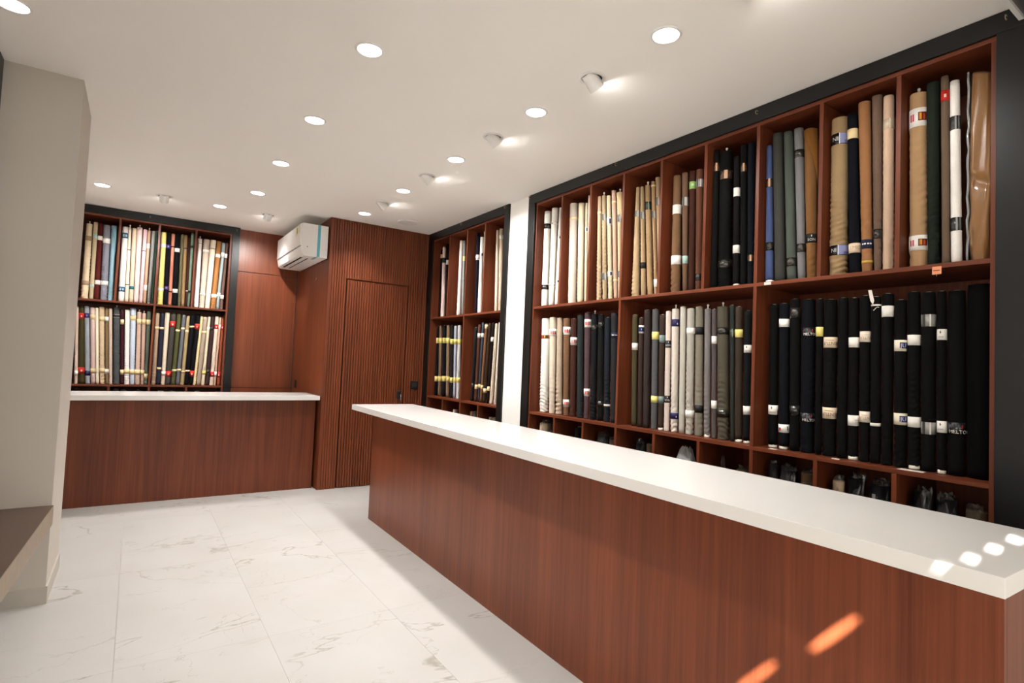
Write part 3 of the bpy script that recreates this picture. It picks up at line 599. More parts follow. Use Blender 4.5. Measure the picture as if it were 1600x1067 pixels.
 ('G', 'U', 5, 2.596, 2.159, 0.011, 0.699, 0.0301, 0.0229, (124, 90, 58), 'khaki brown', ((0.468, 0.522, 'white'), (0.168, 0.22, 'white')), 0.6, ''),
 ('G', 'U', 5, 2.58, 2.079, 0.023, 0.694, 0.0138, 0.0182, (110, 80, 60), 'brown', ((0.499, 0.549, 'silver'), (0.163, 0.207, 'turquoise')), 0.2, ''),
 ('G', 'U', 5, 2.584, 2.038, 0.014, 0.693, 0.0183, 0.0176, (70, 38, 28), 'dark brown', ((0.588, 0.63, 'green'),), 0.2, ''),
 ('G', 'U', 5, 2.585, 1.99, 0.014, 0.689, 0.0187, 0.0196, (104, 62, 42), 'reddish brown', ((0.587, 0.631, 'silver'), (0.055, 0.094, 'dark')), 0.7, ''),
 ('G', 'U', 6, 2.585, 1.8925, 0.0018, 0.768, 0.0191, 0.0162, (24, 23, 22), 'black', ((0.648, 0.693, 'copper'),), 0.1, ''),
 ('G', 'U', 6, 2.602, 1.835, 0.01, 0.746, 0.0364, 0.0327, (22, 22, 20), 'black', ((0.592, 0.638, 'copper'), (0.106, 0.151, 'dark')), 0.5, 'knob'),
 ('G', 'U', 6, 2.583, 1.755, 0.012, 0.695, 0.0172, 0.0156, (26, 24, 26), 'black', ((0.479, 0.525, 'white'), (0.176, 0.218, 'white')), 0.3, 'foot'),
 ('G', 'U', 6, 2.582, 1.711, 0.017, 0.743, 0.016, 0.0158, (22, 22, 22), 'black', ((0.601, 0.644, 'copper'),), 0.1, ''),
 ('G', 'U', 6, 2.581, 1.67, 0.013, 0.741, 0.0153, 0.0178, (22, 26, 34), 'navy black', ((0.121, 0.154, 'copper'),), 0.4, ''),
 ('G', 'U', 7, 2.586, 1.57, 0.0172, 0.699, 0.0205, 0.0141, (66, 82, 126), 'blue', ((0.485, 0.527, 'copper'), (0.163, 0.204, 'dark')), 0.3, 'foot'),
 ('G', 'U', 7, 2.592, 1.517, 0.03, 0.749, 0.0258, 0.0235, (64, 64, 60), 'charcoal grey', (), 0.2, ''),
 ('G', 'U', 7, 2.588, 1.457, 0.033, 0.738, 0.0223, 0.0217, (78, 86, 78), 'grey green', ((0.07, 0.111, 'dark'),), 0.2, ''),
 ('G', 'U', 7, 2.583, 1.407, 0.029, 0.734, 0.0175, 0.0212, (118, 116, 118), 'grey', ((0.59, 0.628, 'dark'), (0.131, 0.171, 'dark')), 0.2, ''),
 ('G', 'U', 7, 2.587, 1.363, 0.018, 0.713, 0.0214, 0.0276, (128, 86, 40), 'mustard brown', ((0.168, 0.21, 'blacklogo'),), 0.4, 'flap'),
 ('G', 'U', 8, 2.604, 1.2515, 0.0037, 0.726, 0.0378, 0.0343, (158, 128, 86), 'khaki', ((0.6, 0.65, 'blackblue'), (0.094, 0.138, 'blackblue')), 0.9, ''),
 ('G', 'U', 8, 2.588, 1.174, 0.022, 0.722, 0.0224, 0.0202, (22, 24, 32), 'navy black', ((0.607, 0.651, 'cream'), (0.094, 0.136, 'creamtext')), 0.1, ''),
 ('G', 'U', 8, 2.587, 1.124, 0.022, 0.756, 0.0209, 0.0241, (158, 106, 60), 'camel brown', ((0.104, 0.144, 'navytext'), (0.043, 0.053, 'gold')), 0.4, ''),
 ('G', 'U', 8, 2.58, 1.081, 0.012, 0.763, 0.0144, 0.0191, (112, 88, 72), 'taupe brown', ((0.14, 0.181, 'dark'),), 0.5, ''),
 ('G', 'U', 8, 2.587, 1.044, 0.007, 0.748, 0.0207, 0.0199, (206, 172, 142), 'pink beige', ((0.603, 0.647, 'clear'),), 0.4, ''),
 ('G', 'U', 9, 2.605, 0.9398, 0.008, 0.722, 0.0329, 0.0311, (178, 138, 92), 'tan', ((0.579, 0.655, 'multiwhite'), (0.07, 0.131, 'multiwhite')), 0.6, 'knob'),
 ('G', 'U', 9, 2.59, 0.885, 0.0077, 0.741, 0.0205, 0.0225, (36, 44, 36), 'dark green', (), 0.5, ''),
 ('G', 'U', 9, 2.578, 0.841, 0.009, 0.748, 0.0125, 0.0131, (112, 92, 72), 'grey brown', ((0.647, 0.69, 'red'),), 0.1, ''),
 ('G', 'U', 9, 2.584, 0.809, 0.011, 0.719, 0.0176, 0.0153, (240, 234, 226), 'white', ((0.523, 0.576, 'darktape'), (0.127, 0.178, 'darktape')), 0.1, ''),
 ('G', 'W', 1, 2.622, 3.411, 0.0054, 0.717, 0.0358, 0.0388, (228, 222, 210), 'white', ((0.562, 0.588, 'multi'),), 0.9, ''),
 ('G', 'W', 1, 2.61, 3.294, 0.028, 0.72, 0.0239, 0.0277, (206, 190, 166), 'cream', ((0.578, 0.632, 'redprint'),), 0.6, ''),
 ('G', 'W', 1, 2.613, 3.213, 0.032, 0.713, 0.0269, 0.0221, (176, 154, 130), 'beige', (), 0.8, ''),
 ('G', 'W', 1, 2.607, 3.126, 0.029, 0.704, 0.0213, 0.0273, (122, 86, 56), 'brown', ((0.584, 0.641, 'redprint'), (0.062, 0.115, 'redprint')), 0.6, ''),
 ('G', 'W', 1, 2.61, 3.055, 0.024, 0.7, 0.0243, 0.023, (74, 42, 32), 'dark brown', ((0.509, 0.565, 'redprint'),), 0.4, ''),
 ('G', 'W', 1, 2.61, 2.977, 0.03, 0.722, 0.0239, 0.0237, (44, 50, 50), 'dark slate', (), 0.4, ''),
 ('G', 'W', 1, 2.604, 2.903, 0.023, 0.737, 0.0181, 0.0232, (84, 62, 66), 'plum', ((0.631, 0.688, 'redprint'), (0.153, 0.206, 'redprint')), 0.4, ''),
 ('G', 'W', 1, 2.611, 2.843, 0.019, 0.722, 0.0247, 0.0218, (30, 32, 36), 'black', ((0.604, 0.647, 'dark'),), 0.7, 'knob'),
 ('G', 'W', 1, 2.608, 2.768, 0.027, 0.714, 0.0217, 0.0204, (28, 30, 30), 'black', ((0.624, 0.666, 'dark'), (0.093, 0.131, 'dark')), 0.2, ''),
 ('G', 'W', 1, 2.606, 2.703, 0.026, 0.691, 0.0203, 0.0201, (34, 40, 48), 'dark navy', ((0.102, 0.115, 'white'),), 0.7, ''),
 ('G', 'W', 1, 2.607, 2.641, 0.025, 0.717, 0.0215, 0.0223, (46, 46, 48), 'charcoal', ((0.553, 0.589, 'navytext'),), 0.2, ''),
 ('G', 'W', 2, 2.603, 2.459, 0.02, 0.697, 0.0171, 0.0178, (74, 66, 42), 'dark olive', ((0.474, 0.518, 'white'),), 0.2, ''),
 ('G', 'W', 2, 2.602, 2.41, 0.014, 0.675, 0.0159, 0.0156, (62, 46, 40), 'dark brown', ((0.578, 0.627, 'navywhite'),), 0.3, ''),
 ('G', 'W', 2, 2.606, 2.362, 0.015, 0.721, 0.0203, 0.0215, (58, 48, 46), 'brown black', (), 0.2, ''),
 ('G', 'W', 2, 2.606, 2.299, 0.015, 0.722, 0.0199, 0.0198, (86, 86, 88), 'dark grey', ((0.538, 0.585, 'yellow'), (0.158, 0.198, 'yellow')), 0.4, ''),
 ('G', 'W', 2, 2.602, 2.245, 0.011, 0.686, 0.016, 0.0176, (66, 50, 42), 'dark brown', ((0.516, 0.563, 'tealclear'), (0.158, 0.199, 'tealclear')), 0.2, 'foot'),
 ('G', 'W', 2, 2.603, 2.201, 0.01, 0.704, 0.0171, 0.016, (206, 188, 176), 'pinkish grey', ((0.488, 0.53, 'blacklogo'), (0.166, 0.207, 'blacklogo')), 0.4, ''),
 ('G', 'W', 2, 2.608, 2.15, 0.014, 0.716, 0.0221, 0.0215, (206, 194, 180), 'light grey', ((0.612, 0.654, 'navylogo'), (0.076, 0.112, 'navylogo')), 0.8, 'knob'),
 ('G', 'W', 2, 2.602, 2.092, 0.013, 0.725, 0.0166, 0.0172, (182, 178, 164), 'sage grey', (), 0.1, ''),
 ('G', 'W', 2, 2.609, 2.043, 0.012, 0.711, 0.0234, 0.0233, (170, 164, 152), 'grey', ((0.565, 0.6, 'white'), (0.096, 0.135, 'white')), 0.9, ''),
 ('G', 'W', 2, 2.609, 1.981, 0.017, 0.718, 0.0233, 0.0212, (126, 118, 102), 'olive grey', ((0.561, 0.603, 'black'), (0.128, 0.169, 'black')), 0.4, ''),
 ('G', 'W', 2, 2.603, 1.923, 0.016, 0.702, 0.0172, 0.0171, (120, 114, 112), 'grey', (), 0.4, 'knob foot'),
 ('G', 'W', 2, 2.6, 1.877, 0.019, 0.697, 0.0142, 0.0128, (88, 78, 78), 'purple grey', ((0.508, 0.55, 'white'), (0.158, 0.202, 'white')), 0.5, ''),
 ('G', 'W', 2, 2.616, 1.831, 0.022, 0.709, 0.0298, 0.03, (84, 78, 64), 'olive charcoal', ((0.558, 0.596, 'dark'), (0.118, 0.159, 'dark')), 0.7, 'knob'),
 ('G', 'W', 2, 2.596, 1.763, 0.02, 0.711, 0.0098, 0.0119, (44, 52, 48), 'dark teal', ((0.542, 0.587, 'greenclear'),), 0.1, ''),
 ('G', 'W', 2, 2.604, 1.732, 0.016, 0.701, 0.0179, 0.0182, (64, 52, 42), 'dark brown', ((0.541, 0.582, 'yellow'),), 0.3, 'foot'),
 ('G', 'W', 2, 2.604, 1.685, 0.01, 0.677, 0.0183, 0.0178, (26, 30, 30), 'black', ((0.461, 0.501, 'whitelogo'), (0.146, 0.189, 'white')), 0.2, 'foot'),
 ('G', 'W', 3, 2.607, 1.548, 0.007, 0.7, 0.0215, 0.0199, (20, 20, 20), 'black', ((0.16, 0.205, 'whitelogo'),), 0.2, 'foot'),
 ('G', 'W', 3, 2.609, 1.493, 0.012, 0.702, 0.0228, 0.0223, (22, 24, 30), 'navy black', ((0.587, 0.626, 'white'), (0.079, 0.118, 'redmark')), 0.3, 'foot'),
 ('G', 'W', 3, 2.607, 1.439, 0.01, 0.719, 0.0214, 0.0231, (20, 20, 20), 'black', ((0.628, 0.678, 'dark'), (0.166, 0.212, 'dark')), 0.2, ''),
 ('G', 'W', 3, 2.615, 1.384, 0.005, 0.713, 0.0288, 0.0283, (20, 22, 28), 'navy black', ((0.541, 0.581, 'melton'), (0.142, 0.184, 'melton')), 0.4, ''),
 ('G', 'W', 3, 2.6, 1.326, 0.003, 0.71, 0.0142, 0.0147, (20, 20, 20), 'black', ((0.538, 0.581, 'yellow'),), 0.2, ''),
 ('G', 'W', 3, 2.613, 1.283, 0.004, 0.705, 0.0274, 0.0264, (20, 20, 20), 'black', ((0.486, 0.534, 'centi'), (0.167, 0.217, 'centi')), 0.5, ''),
 ('G', 'W', 3, 2.606, 1.225, 0.005, 0.708, 0.0196, 0.0203, (20, 20, 20), 'black', (), 0.3, ''),
 ('G', 'W', 3, 2.606, 1.179, 0.005, 0.704, 0.0204, 0.019, (20, 20, 20), 'black', ((0.487, 0.531, 'white'), (0.147, 0.192, 'greytext')), 0.4, 'foot'),
 ('G', 'W', 3, 2.605, 1.133, 0.005, 0.71, 0.0187, 0.0194, (20, 20, 20), 'black', ((0.51, 0.556, 'artin'), (0.167, 0.213, 'artin')), 0.4, ''),
 ('G', 'W', 3, 2.605, 1.091, 0.005, 0.702, 0.0186, 0.0181, (20, 20, 20), 'black', ((0.663, 0.67, 'white'), (0.155, 0.168, 'white')), 0.3, 'tag'),
 ('G', 'W', 3, 2.606, 1.047, 0.005, 0.712, 0.0204, 0.0207, (20, 20, 20), 'black', ((0.615, 0.661, 'white'),), 0.5, ''),
 ('G', 'W', 3, 2.608, 0.999, 0.006, 0.682, 0.0224, 0.0209, (20, 20, 20), 'black', ((0.471, 0.517, 'bluelogo'), (0.171, 0.218, 'bluelogo')), 0.5, ''),
 ('G', 'W', 3, 2.607, 0.95, 0.007, 0.711, 0.021, 0.0214, (20, 20, 20), 'black', ((0.495, 0.537, 'white'), (0.167, 0.208, 'white')), 0.6, 'foot'),
 ('G', 'W', 3, 2.609, 0.902, 0.006, 0.706, 0.0234, 0.0235, (20, 20, 20), 'black', ((0.569, 0.617, 'silver'), (0.145, 0.192, 'silver')), 0.3, ''),
 ('G', 'W', 3, 2.601, 0.856, 0.005, 0.705, 0.0148, 0.0151, (20, 20, 20), 'black', ((0.515, 0.557, 'whitelogo'), (0.157, 0.201, 'whitelogo')), 0.4, 'foot'),
 ('G', 'W', 3, 2.615, 0.812, 0.005, 0.705, 0.0278, 0.0276, (20, 20, 20), 'black', ((0.156, 0.201, 'melton'),), 0.3, ''),
 ('G', 'W', 3, 2.626, 0.742, 0.004, 0.723, 0.0389, 0.0401, (14, 14, 14), 'jet black', (), 0.3, ''),
]
# ---------------------------------------------------------------- fabric rolls
# kind: (word, base colour, material, prints); prints are flat marks on the band:
# ('r', angle0, angle1, height0, height1, colour) or ('t', text, angle, height0, letter height, colour), heights as shares of the band
WHT, CRM, BLK_, NVY, REDC = (240, 234, 226), (226, 204, 176), (22, 22, 22), (34, 34, 78), (190, 40, 34)
BANDS = {
 'white': ('white', WHT, 'p', []),
 'cream': ('cream', (230, 208, 160), 'p', []),
 'red': ('red', (196, 40, 30), 'p', [('r', -.25, .25, .3, .6, (236, 200, 190))]),
 'black': ('black', BLK_, 'p', []),
 'yellow': ('yellow', (232, 216, 128), 'p', []),
 'purple': ('purple', (58, 44, 98), 'p', [('r', -.3, .2, .3, .7, (120, 110, 160))]),
 'blue': ('blue', (44, 92, 116), 'p', [('r', -.7, -.2, .25, .75, (190, 210, 214)), ('r', .1, .7, .3, .7, (160, 190, 200))]),
 'tan': ('tan', (176, 146, 116), 'p', []),
 'turquoise': ('turquoise', (176, 206, 198), 'p', []),
 'teal': ('teal', (40, 110, 112), 'p', []),
 'silver': ('silver', (150, 148, 142), 'f', [('r', -.9, -.45, 0, 1, (60, 60, 58)), ('r', .1, .3, 0, 1, (214, 210, 204))]),
 'copper': ('copper', (70, 52, 40), 'f', [('r', -.35, .15, 0, 1, (190, 150, 116))]),
 'navy': ('navy', NVY, 'p', []),
 'green': ('green', (130, 170, 96), 'p', [('r', -.4, .4, .35, .7, (176, 206, 150))]),
 'clear': ('clear', (196, 178, 152), 'f', [('r', .1, .25, 0, 1, (236, 226, 208))]),
 'multi': ('multicoloured', (90, 50, 30), 'p', [('r', -1.1, -.7, .1, .9, (190, 60, 30)), ('r', -.5, -.25, .1, .9, (216, 150, 40)), ('r', -.1, .2, .2, .9, (60, 70, 40)), ('r', .3, .6, .1, .9, (200, 80, 50)), ('r', .75, 1., .1, .9, (110, 40, 30))]),
 'dark': ('dark', (38, 36, 32), 'f', []),
 'logo': ('logo', WHT, 'p', [('r', -.1, .6, .15, .85, (52, 46, 70))]),
 'lined': ('lined', (40, 40, 42), 'p', [('r', -1.4, 1.4, .9, 1, (214, 212, 206)), ('r', -1.4, 1.4, 0, .08, (200, 198, 192))]),
 'redmark': ('red-marked', WHT, 'p', [('r', -1., -.55, .25, .6, (180, 50, 50)), ('r', .6, .85, .3, .8, (60, 50, 50))]),
 'redprint': ('red-printed white', WHT, 'p', [('r', -.75, -.5, .28, .7, (196, 60, 70)), ('r', -.42, -.15, .28, .7, (206, 90, 80)), ('r', -.05, .3, .25, .72, (186, 50, 50)), ('r', .42, .75, .28, .7, (70, 40, 30))]),
 'greenclear': ('green', (46, 58, 44), 'f', [('r', -.1, .15, 0, 1, (120, 132, 116))]),
 'tealclear': ('grey-teal', (110, 128, 126), 'f', []),
 'blacklogo': ('black logo', BLK_, 'p', [('r', -.05, .08, .66, .86, (200, 196, 188)), ('t', 'SON', .0, .2, .3, (214, 210, 204))]),
 'navylogo': ('navy logo', (34, 28, 76), 'p', [('r', .3, .55, .25, .5, (206, 204, 214))]),
 'navywhite': ('navy and white', WHT, 'p', [('r', -1.4, 1.4, .22, .78, (34, 36, 84)), ('r', -.1, .1, .4, .6, (206, 206, 216))]),
 'navytext': ('navy', (30, 32, 62), 'p', [('r', -.9, -.65, .45, .6, WHT), ('r', -.55, -.2, .45, .6, WHT), ('r', .0, .3, .45, .6, WHT), ('r', .4, .75, .45, .6, WHT)]),
 'blackblue': ('black and blue', (26, 26, 28), 'f', [('r', -.05, 1.25, .02, .98, (132, 136, 178)), ('r', -.12, -.04, 0, 1, (216, 214, 216)), ('r', .45, 1.2, .02, .35, (40, 40, 54)), ('t', 'NI', -.55, .3, .4, (190, 188, 184))]),
 'creamtext': ('cream lettered', CRM, 'p', [('t', 'EMO', .1, .35, .38, (170, 146, 120))]),
 'gold': ('gold', (196, 160, 70), 'f', []),
 'multiwhite': ('white picture', WHT, 'p', [('r', -1.0, -.8, .3, .7, (190, 70, 60)), ('r', -.7, -.5, .3, .7, (200, 90, 110)), ('r', -.1, .8, .28, .75, (96, 44, 26)), ('r', 0, .25, .35, .7, (226, 150, 40)), ('r', .4, .62, .35, .65, (206, 70, 40))]),
 'darktape': ('black tape', (52, 52, 54), 'f', [('r', -.1, .2, 0, 1, (150, 150, 150)), ('r', .5, .8, 0, 1, (110, 110, 112))]),
 'whitelogo': ('white emblem', WHT, 'p', [('r', -.45, -.28, .6, .85, (70, 86, 82)), ('r', -.28, -.18, .64, .78, (70, 86, 82)), ('r', -.7, -.45, .22, .34, (176, 176, 174)), ('r', -.35, -.1, .22, .34, (176, 176, 174)), ('r', 0, .25, .22, .34, (176, 176, 174))]),
 'melton': ('dark lettered', (30, 31, 36), 'f', [('t', 'MELTON', .32, .08, .30, (216, 208, 198)), ('r', .45, .60, .5, .8, (140, 34, 34)), ('r', -.35, -.22, .05, .9, (52, 52, 56))]),
 'centi': ('cream lettered', CRM, 'p', [('u', 'CENTURY', -.15, .24, .30, (120, 100, 84)), ('r', -.8, .5, .68, .74, (176, 156, 136))]),
 'artin': ('cream lettered', (236, 220, 202), 'p', [('u', 'CENTURY', .1, .24, .28, (176, 150, 132)), ('r', -.7, .7, .64, .70, (206, 188, 172))]),
 'greytext': ('white lettered', WHT, 'p', [('t', 'TS', .6, .3, .3, (150, 148, 146))]),
 'bluelogo': ('blue logo', (232, 222, 200), 'p', [('r', -.15, 1.2, .24, .78, (32, 34, 96)), ('t', 'JU', .42, .34, .36, (216, 216, 226))]),
}
_txt = {}
def text_mesh(s):
    if s not in _txt:
        c = bpy.data.curves.new('txt', 'FONT'); c.body = s; c.size = 1; c.align_x = 'CENTER'; c.resolution_u = 2
        o = bpy.data.objects.new('txt', c); COL.objects.link(o)
        me = bpy.data.meshes.new_from_object(o.evaluated_get(bpy.context.evaluated_depsgraph_get()))
        _txt[s] = ([tuple(v.co) for v in me.vertices], [tuple(p.vertices) for p in me.polygons])
        bpy.data.objects.remove(o); bpy.data.curves.remove(c); bpy.data.meshes.remove(me)
    return _txt[s]

def col4(c, k=1.0): return (*[min(.86, v*k) for v in lin(c)], 1)

def dye(c):
    l = lin(c); y = .25*l[0]+.6*l[1]+.15*l[2]; k = y/(y+.0045)
    return (*[min(.88, (v*.84+y*.16)*k) for v in l], 1)

def make_roll(name, base, axis, lean, Hh, r0, r1, colour, bands, wr, extra, seed, mat=M_CLOTH, spiral=True):
    """root empty at the base + cloth, core tube, label bands and prints"""
    R = random.Random(seed)
    root = bpy.data.objects.new(name, None); COL.objects.link(root); root.location = base; root.empty_display_size = .03
    ex = Vector((1, 0, 0)) if axis == 'x' else Vector((0, 1, 0))
    face = math.atan2(-base[1], -base[0])                       # labels are turned to the shop floor
    foot = .013 if 'foot' in extra else 0.0
    def cen(z): return ex*(lean*z/Hh)
    def rad(z): return r0+(r1-r0)*z/Hh
    nb = 26 if wr < .35 else 136
    ns = 22 if r0 < .025 else 28
    ph = [R.uniform(0, 6.28) for _ in range(8)]; k1 = R.uniform(185, 270) if wr >= .35 else 90; k2 = R.uniform(55, 85); m1 = R.choice((-1, 1)); seam = face+R.uniform(-1.5, 1.5)
    A = .0004+.0060*wr*(.45+.55*min(1, r0/.03))
    v, f = [], []
    for k in range(nb+1):
        z = foot+(Hh-foot)*k/nb; t = k/nb
        win = 1.0
        for b in bands:
            d = max(b[0]-z, z-b[1], 0); win = min(win, min(1, d/.02))
        c = cen(z); rr = rad(z); env = (.16+.84*(1-t)**1.8)*win
        for i in range(ns):
            a = 2*math.pi*i/ns
            w1 = math.sin(k1*z+m1*2.0*math.sin(a+ph[0])+ph[1]+1.5*math.sin(a*2+ph[5]))
            w2 = math.sin(k2*z-m1*a+ph[2])*math.sin(3*a+ph[3]+8*z)
            e2 = (.5+.5*math.sin(9*z+a+ph[4]))*(.4+.6*abs(math.sin(31*z+ph[6])))
            s = ((a-seam) % (2*math.pi))/(2*math.pi)
            q = rr*(1+(.055*(s-.5) if spiral else 0)) + A*env*(1.0*w1*e2+.35*w2) - A*env*.6
            q = min(q, rr*1.028)
            if k == nb: q *= .955
            if k == 0: q *= .97
            v.append((c.x+q*math.cos(a), c.y+q*math.sin(a), z))
    for k in range(nb):
        for i in range(ns):
            j = (i+1) % ns; f.append((k*ns+i, k*ns+j, (k+1)*ns+j, (k+1)*ns+i))
    f.append(tuple(range(ns-1, -1, -1)))
    # rolled end: a rim, then a shallow dish down to the tube
    c = cen(Hh); b0 = len(v)
    for i in range(ns):
        a = 2*math.pi*i/ns; v.append((c.x+rad(Hh)*.45*math.cos(a), c.y+rad(Hh)*.45*math.sin(a), Hh-.004))
    for i in range(ns):
        j = (i+1) % ns; f.append((nb*ns+i, nb*ns+j, b0+j, b0+i))
    f.append(tuple(range(b0, b0+ns)))
    o = link('cloth', mesh('cloth', v, f, True), mat, root); o.color = dye(colour)
    cz = Hh-.005
    if 'nocore' in extra: return root
    cv, cf = lathe([(rad(Hh)*.42, cz), (rad(Hh)*.42, cz+.008), (rad(Hh)*.32, cz+.008), (rad(Hh)*.32, cz+.003)], 14)
    link('core_tube', mesh('core_tube', [(x+c.x, y+c.y, z) for x, y, z in cv], cf, False), M_CARD, root)
    if foot:
        cv, cf = lathe([(r0*.80, 0), (r0*.90, .002), (r0*.90, foot+.002)], 20)
        o = link('tube_foot', mesh('tube_foot', cv, cf, True), M_PAPER, root); o.color = col4((226, 220, 206))
    if 'knob' in extra:
        cv, cf = lathe([(.0035, 0), (.0035, .016), (.006, .019), (.006, .025), (.003, .028)], 10)
        o = link('end_knob', mesh('end_knob', [(x+c.x, y+c.y, z+Hh-.002) for x, y, z in cv], cf, True), M_PAPER, root); o.color = col4((226, 222, 214))
    if 'flap' in extra:
        # loose end of the cloth folded down across the front
        pts = []; n = 14
        for i in range(n+1):
            u = i/n; a = face-1.25+u*2.5; zt = Hh-.004; zb = Hh-.03-.24*u**1.4
            for z in (zt, zb):
                cc = cen(z); q = rad(z)*1.03+.002; pts.append((cc.x+q*math.cos(a), cc.y+q*math.sin(a), z))
        o = link('loose_flap', mesh('loose_flap', pts, [(2*i, 2*i+1, 2*i+3, 2*i+2) for i in range(n)], True), mat, root); o.color = col4(colour, .93)
        sm = o.modifiers.new('thick', 'SOLIDIFY'); sm.thickness = .0015; sm.offset = 1
    for (z0, z1, kind, *rest) in bands:
        word, bc, bm_, prints = BANDS[kind]
        n = 28; v, f = [], []
        for (q, z) in ((.97, z0), (1.036, z0), (1.036, z1), (.97, z1)):
            cc = cen(z); rr = rad(z)*q+(.0006 if q > 1 else 0)
            for i in range(n):
                a = 2*math.pi*i/n; v.append((cc.x+rr*math.cos(a), cc.y+rr*math.sin(a), z))
        for k in range(3):
            for i in range(n):
                j = (i+1) % n; f.append((k*n+i, k*n+j, (k+1)*n+j, (k+1)*n+i))
        bo = link('label_band', mesh('label_band', v, f, True), M_FOIL if bm_ == 'f' else M_PAPER, root); bo.color = col4(bc)
        bo.data.shade_smooth() if False else None
        hh = z1-z0
        if hh < .012: continue
        for p in prints:
            v, f = [], []
            if p[0] == 'r':
                _, a0, a1, h0, h1, pc = p; m = max(2, int(abs(a1-a0)/.2)+1)
                for i in range(m+1):
                    a = face+a0+(a1-a0)*i/m
                    for z in (z0+hh*h0, z0+hh*h1):
                        cc = cen(z); rr = rad(z)*1.036+.0013; v.append((cc.x+rr*math.cos(a), cc.y+rr*math.sin(a), z))
                f = [(2*i, 2*i+2, 2*i+3, 2*i+1) for i in range(m)]
            else:
                _, st, a0, h0, sz, pc = p; tv, f = text_mesh(st); s = sz*hh/.72
                for x, y, _z in tv:
                    if p[0] == 'u': x, y = -x, .72-y        # this label was wound on upside down
                    z = z0+hh*h0+y*s; cc = cen(z); rr = rad(z)*1.036+.0014; a = face+a0+x*s/rr
                    v.append((cc.x+rr*math.cos(a), cc.y+rr*math.sin(a), z))
            po = link('lettering' if p[0] in 'tu' else 'label_print', mesh('label_print', v, f), M_PAPER, bo); po.color = col4(pc)
    return root

BAY = {('B', 'U'): ('upper bay of back shelf', ['first', 'second', 'third', 'fourth']), ('B', 'W'): ('lower bay of back shelf', ['left', 'right']),
       ('N', 'U'): ('upper bay of narrow shelf', ['first', 'second', 'third', 'fourth']), ('N', 'W'): ('lower bay of narrow shelf', ['left', 'right']),
       ('G', 'U'): ('upper bay of long shelf', nth), ('G', 'W'): ('lower bay of long shelf', nth)}
GRP = {'B': 'fabric rolls on the back shelf', 'N': 'fabric rolls on the narrow shelf', 'G': 'fabric rolls on the long right shelf'}
count = {}
for i, (u, row, bay, x, y, lean, hh, r0, r1, colour, cname, bands, wr, extra) in enumerate(ROLLS):
    z = (ZM if row == 'U' else ZB)+.0012
    k = count[(u, row, bay)] = count.get((u, row, bay), 0)+1
    root = make_roll('fabric_roll', (x, y, z), 'x' if u == 'B' else 'y', lean, hh, r0, r1, colour, bands, wr, extra, 100+i)
    b = ''
    if bands:
        w = BANDS[bands[0][2]][0]; b = ', %s band%s' % (w, 's' if len(bands) > 1 else '')
    t, names = BAY[(u, row)]
    lab = '%s fabric roll%s, %s from left, %s %s' % (cname, b, nth[k-1], names[bay-1], t)
    if len(lab.split()) > 16: lab = '%s fabric roll%s, %s from left, %s %s' % (cname.split()[-1], b, nth[k-1], names[bay-1], t)
    tag(root, lab, 'fabric roll', GRP[u])
    if 'tag' in extra:
        # paper swing tag tied on with a white ribbon
        a = math.atan2(-y, -x); n = Vector((math.cos(a), math.sin(a), 0)); s = Vector((-math.sin(a), math.cos(a), 0)); p = n*(r0+.004)+Vector((0, lean*.66/hh, .655))
        q = [p+s*(-.012)+Vector((0, 0, .012)), p+s*(-.022)+Vector((0, 0, .03)), p+s*(-.030)+n*.003+Vector((0, 0, .075)), p+s*(-.017)+n*.004+Vector((0, 0, .075)), p+s*(-.008)+Vector((0, 0, .03))]
        v = [tuple(w) for w in q]+[tuple(w-n*.0006) for w in q]; m = len(q)
        f = [tuple(range(m)), tuple(range(2*m-1, m-1, -1))]+[(j, (j+1) % m, (j+1) % m+m, j+m) for j in range(m)]
        o = link('swing_tag', mesh('swing_tag', v, f), M_PAPER, root); o.color = col4((232, 224, 214))
        v, f = tube([p+s*(-.010)-Vector((0, 0, .012)), p, p+s*.004+Vector((0, 0, .003)), p+s*.010-n*.001], .0014, 6)
        o = link('ribbon', mesh('ribbon', v, f, True), M_PAPER, root); o.color = col4((236, 232, 226))

# ---------------------------------------------------------------- goods in plastic bags under the lower shelf
def bag_cover(root, rx, ry, z0, z1, seed, mat, wild=1.0, name='plastic_cover'):
    """clear bag pulled over a roll: loose creases, gathered into an uneven crumpled top"""
    R = random.Random(seed); ph = [R.uniform(0, 6.28) for _ in range(10)]; ns, nk = 26, 24; v, f = [], []
    dx, dy = R.uniform(-.3, .3)*rx, R.uniform(-.3, .3)*ry
    for k in range(nk+1):
        t = k/nk; g = max(0, (t-.86)/.14)
        for i in range(ns):
            a = 2*math.pi*i/ns
            fold = abs(math.sin(3*a+ph[0]+5*t+1.3*math.sin(7*t+ph[1])))*.5+abs(math.sin(5*a-ph[2]-11*t))*.35+abs(math.sin(2*a+ph[3]+17*t))*.3
            q = (1.10-.12*wild*fold*(.35+.65*t))*(1-.34*g**1.3)*(1+g*R.uniform(-.22, .22))
            v.append((rx*q*math.cos(a)+dx*g, ry*q*math.sin(a)+dy*g, z0+(z1-z0)*t+g*R.uniform(-.016, .010)))
    for k in range(nk):
        for i in range(ns):
            j = (i+1) % ns; f.append((k*ns+i, k*ns+j, (k+1)*ns+j, (k+1)*ns+i))
    f.append(tuple(nk*ns+i for i in range(ns)))
    return link(name, mesh(name, v, f), mat, root)

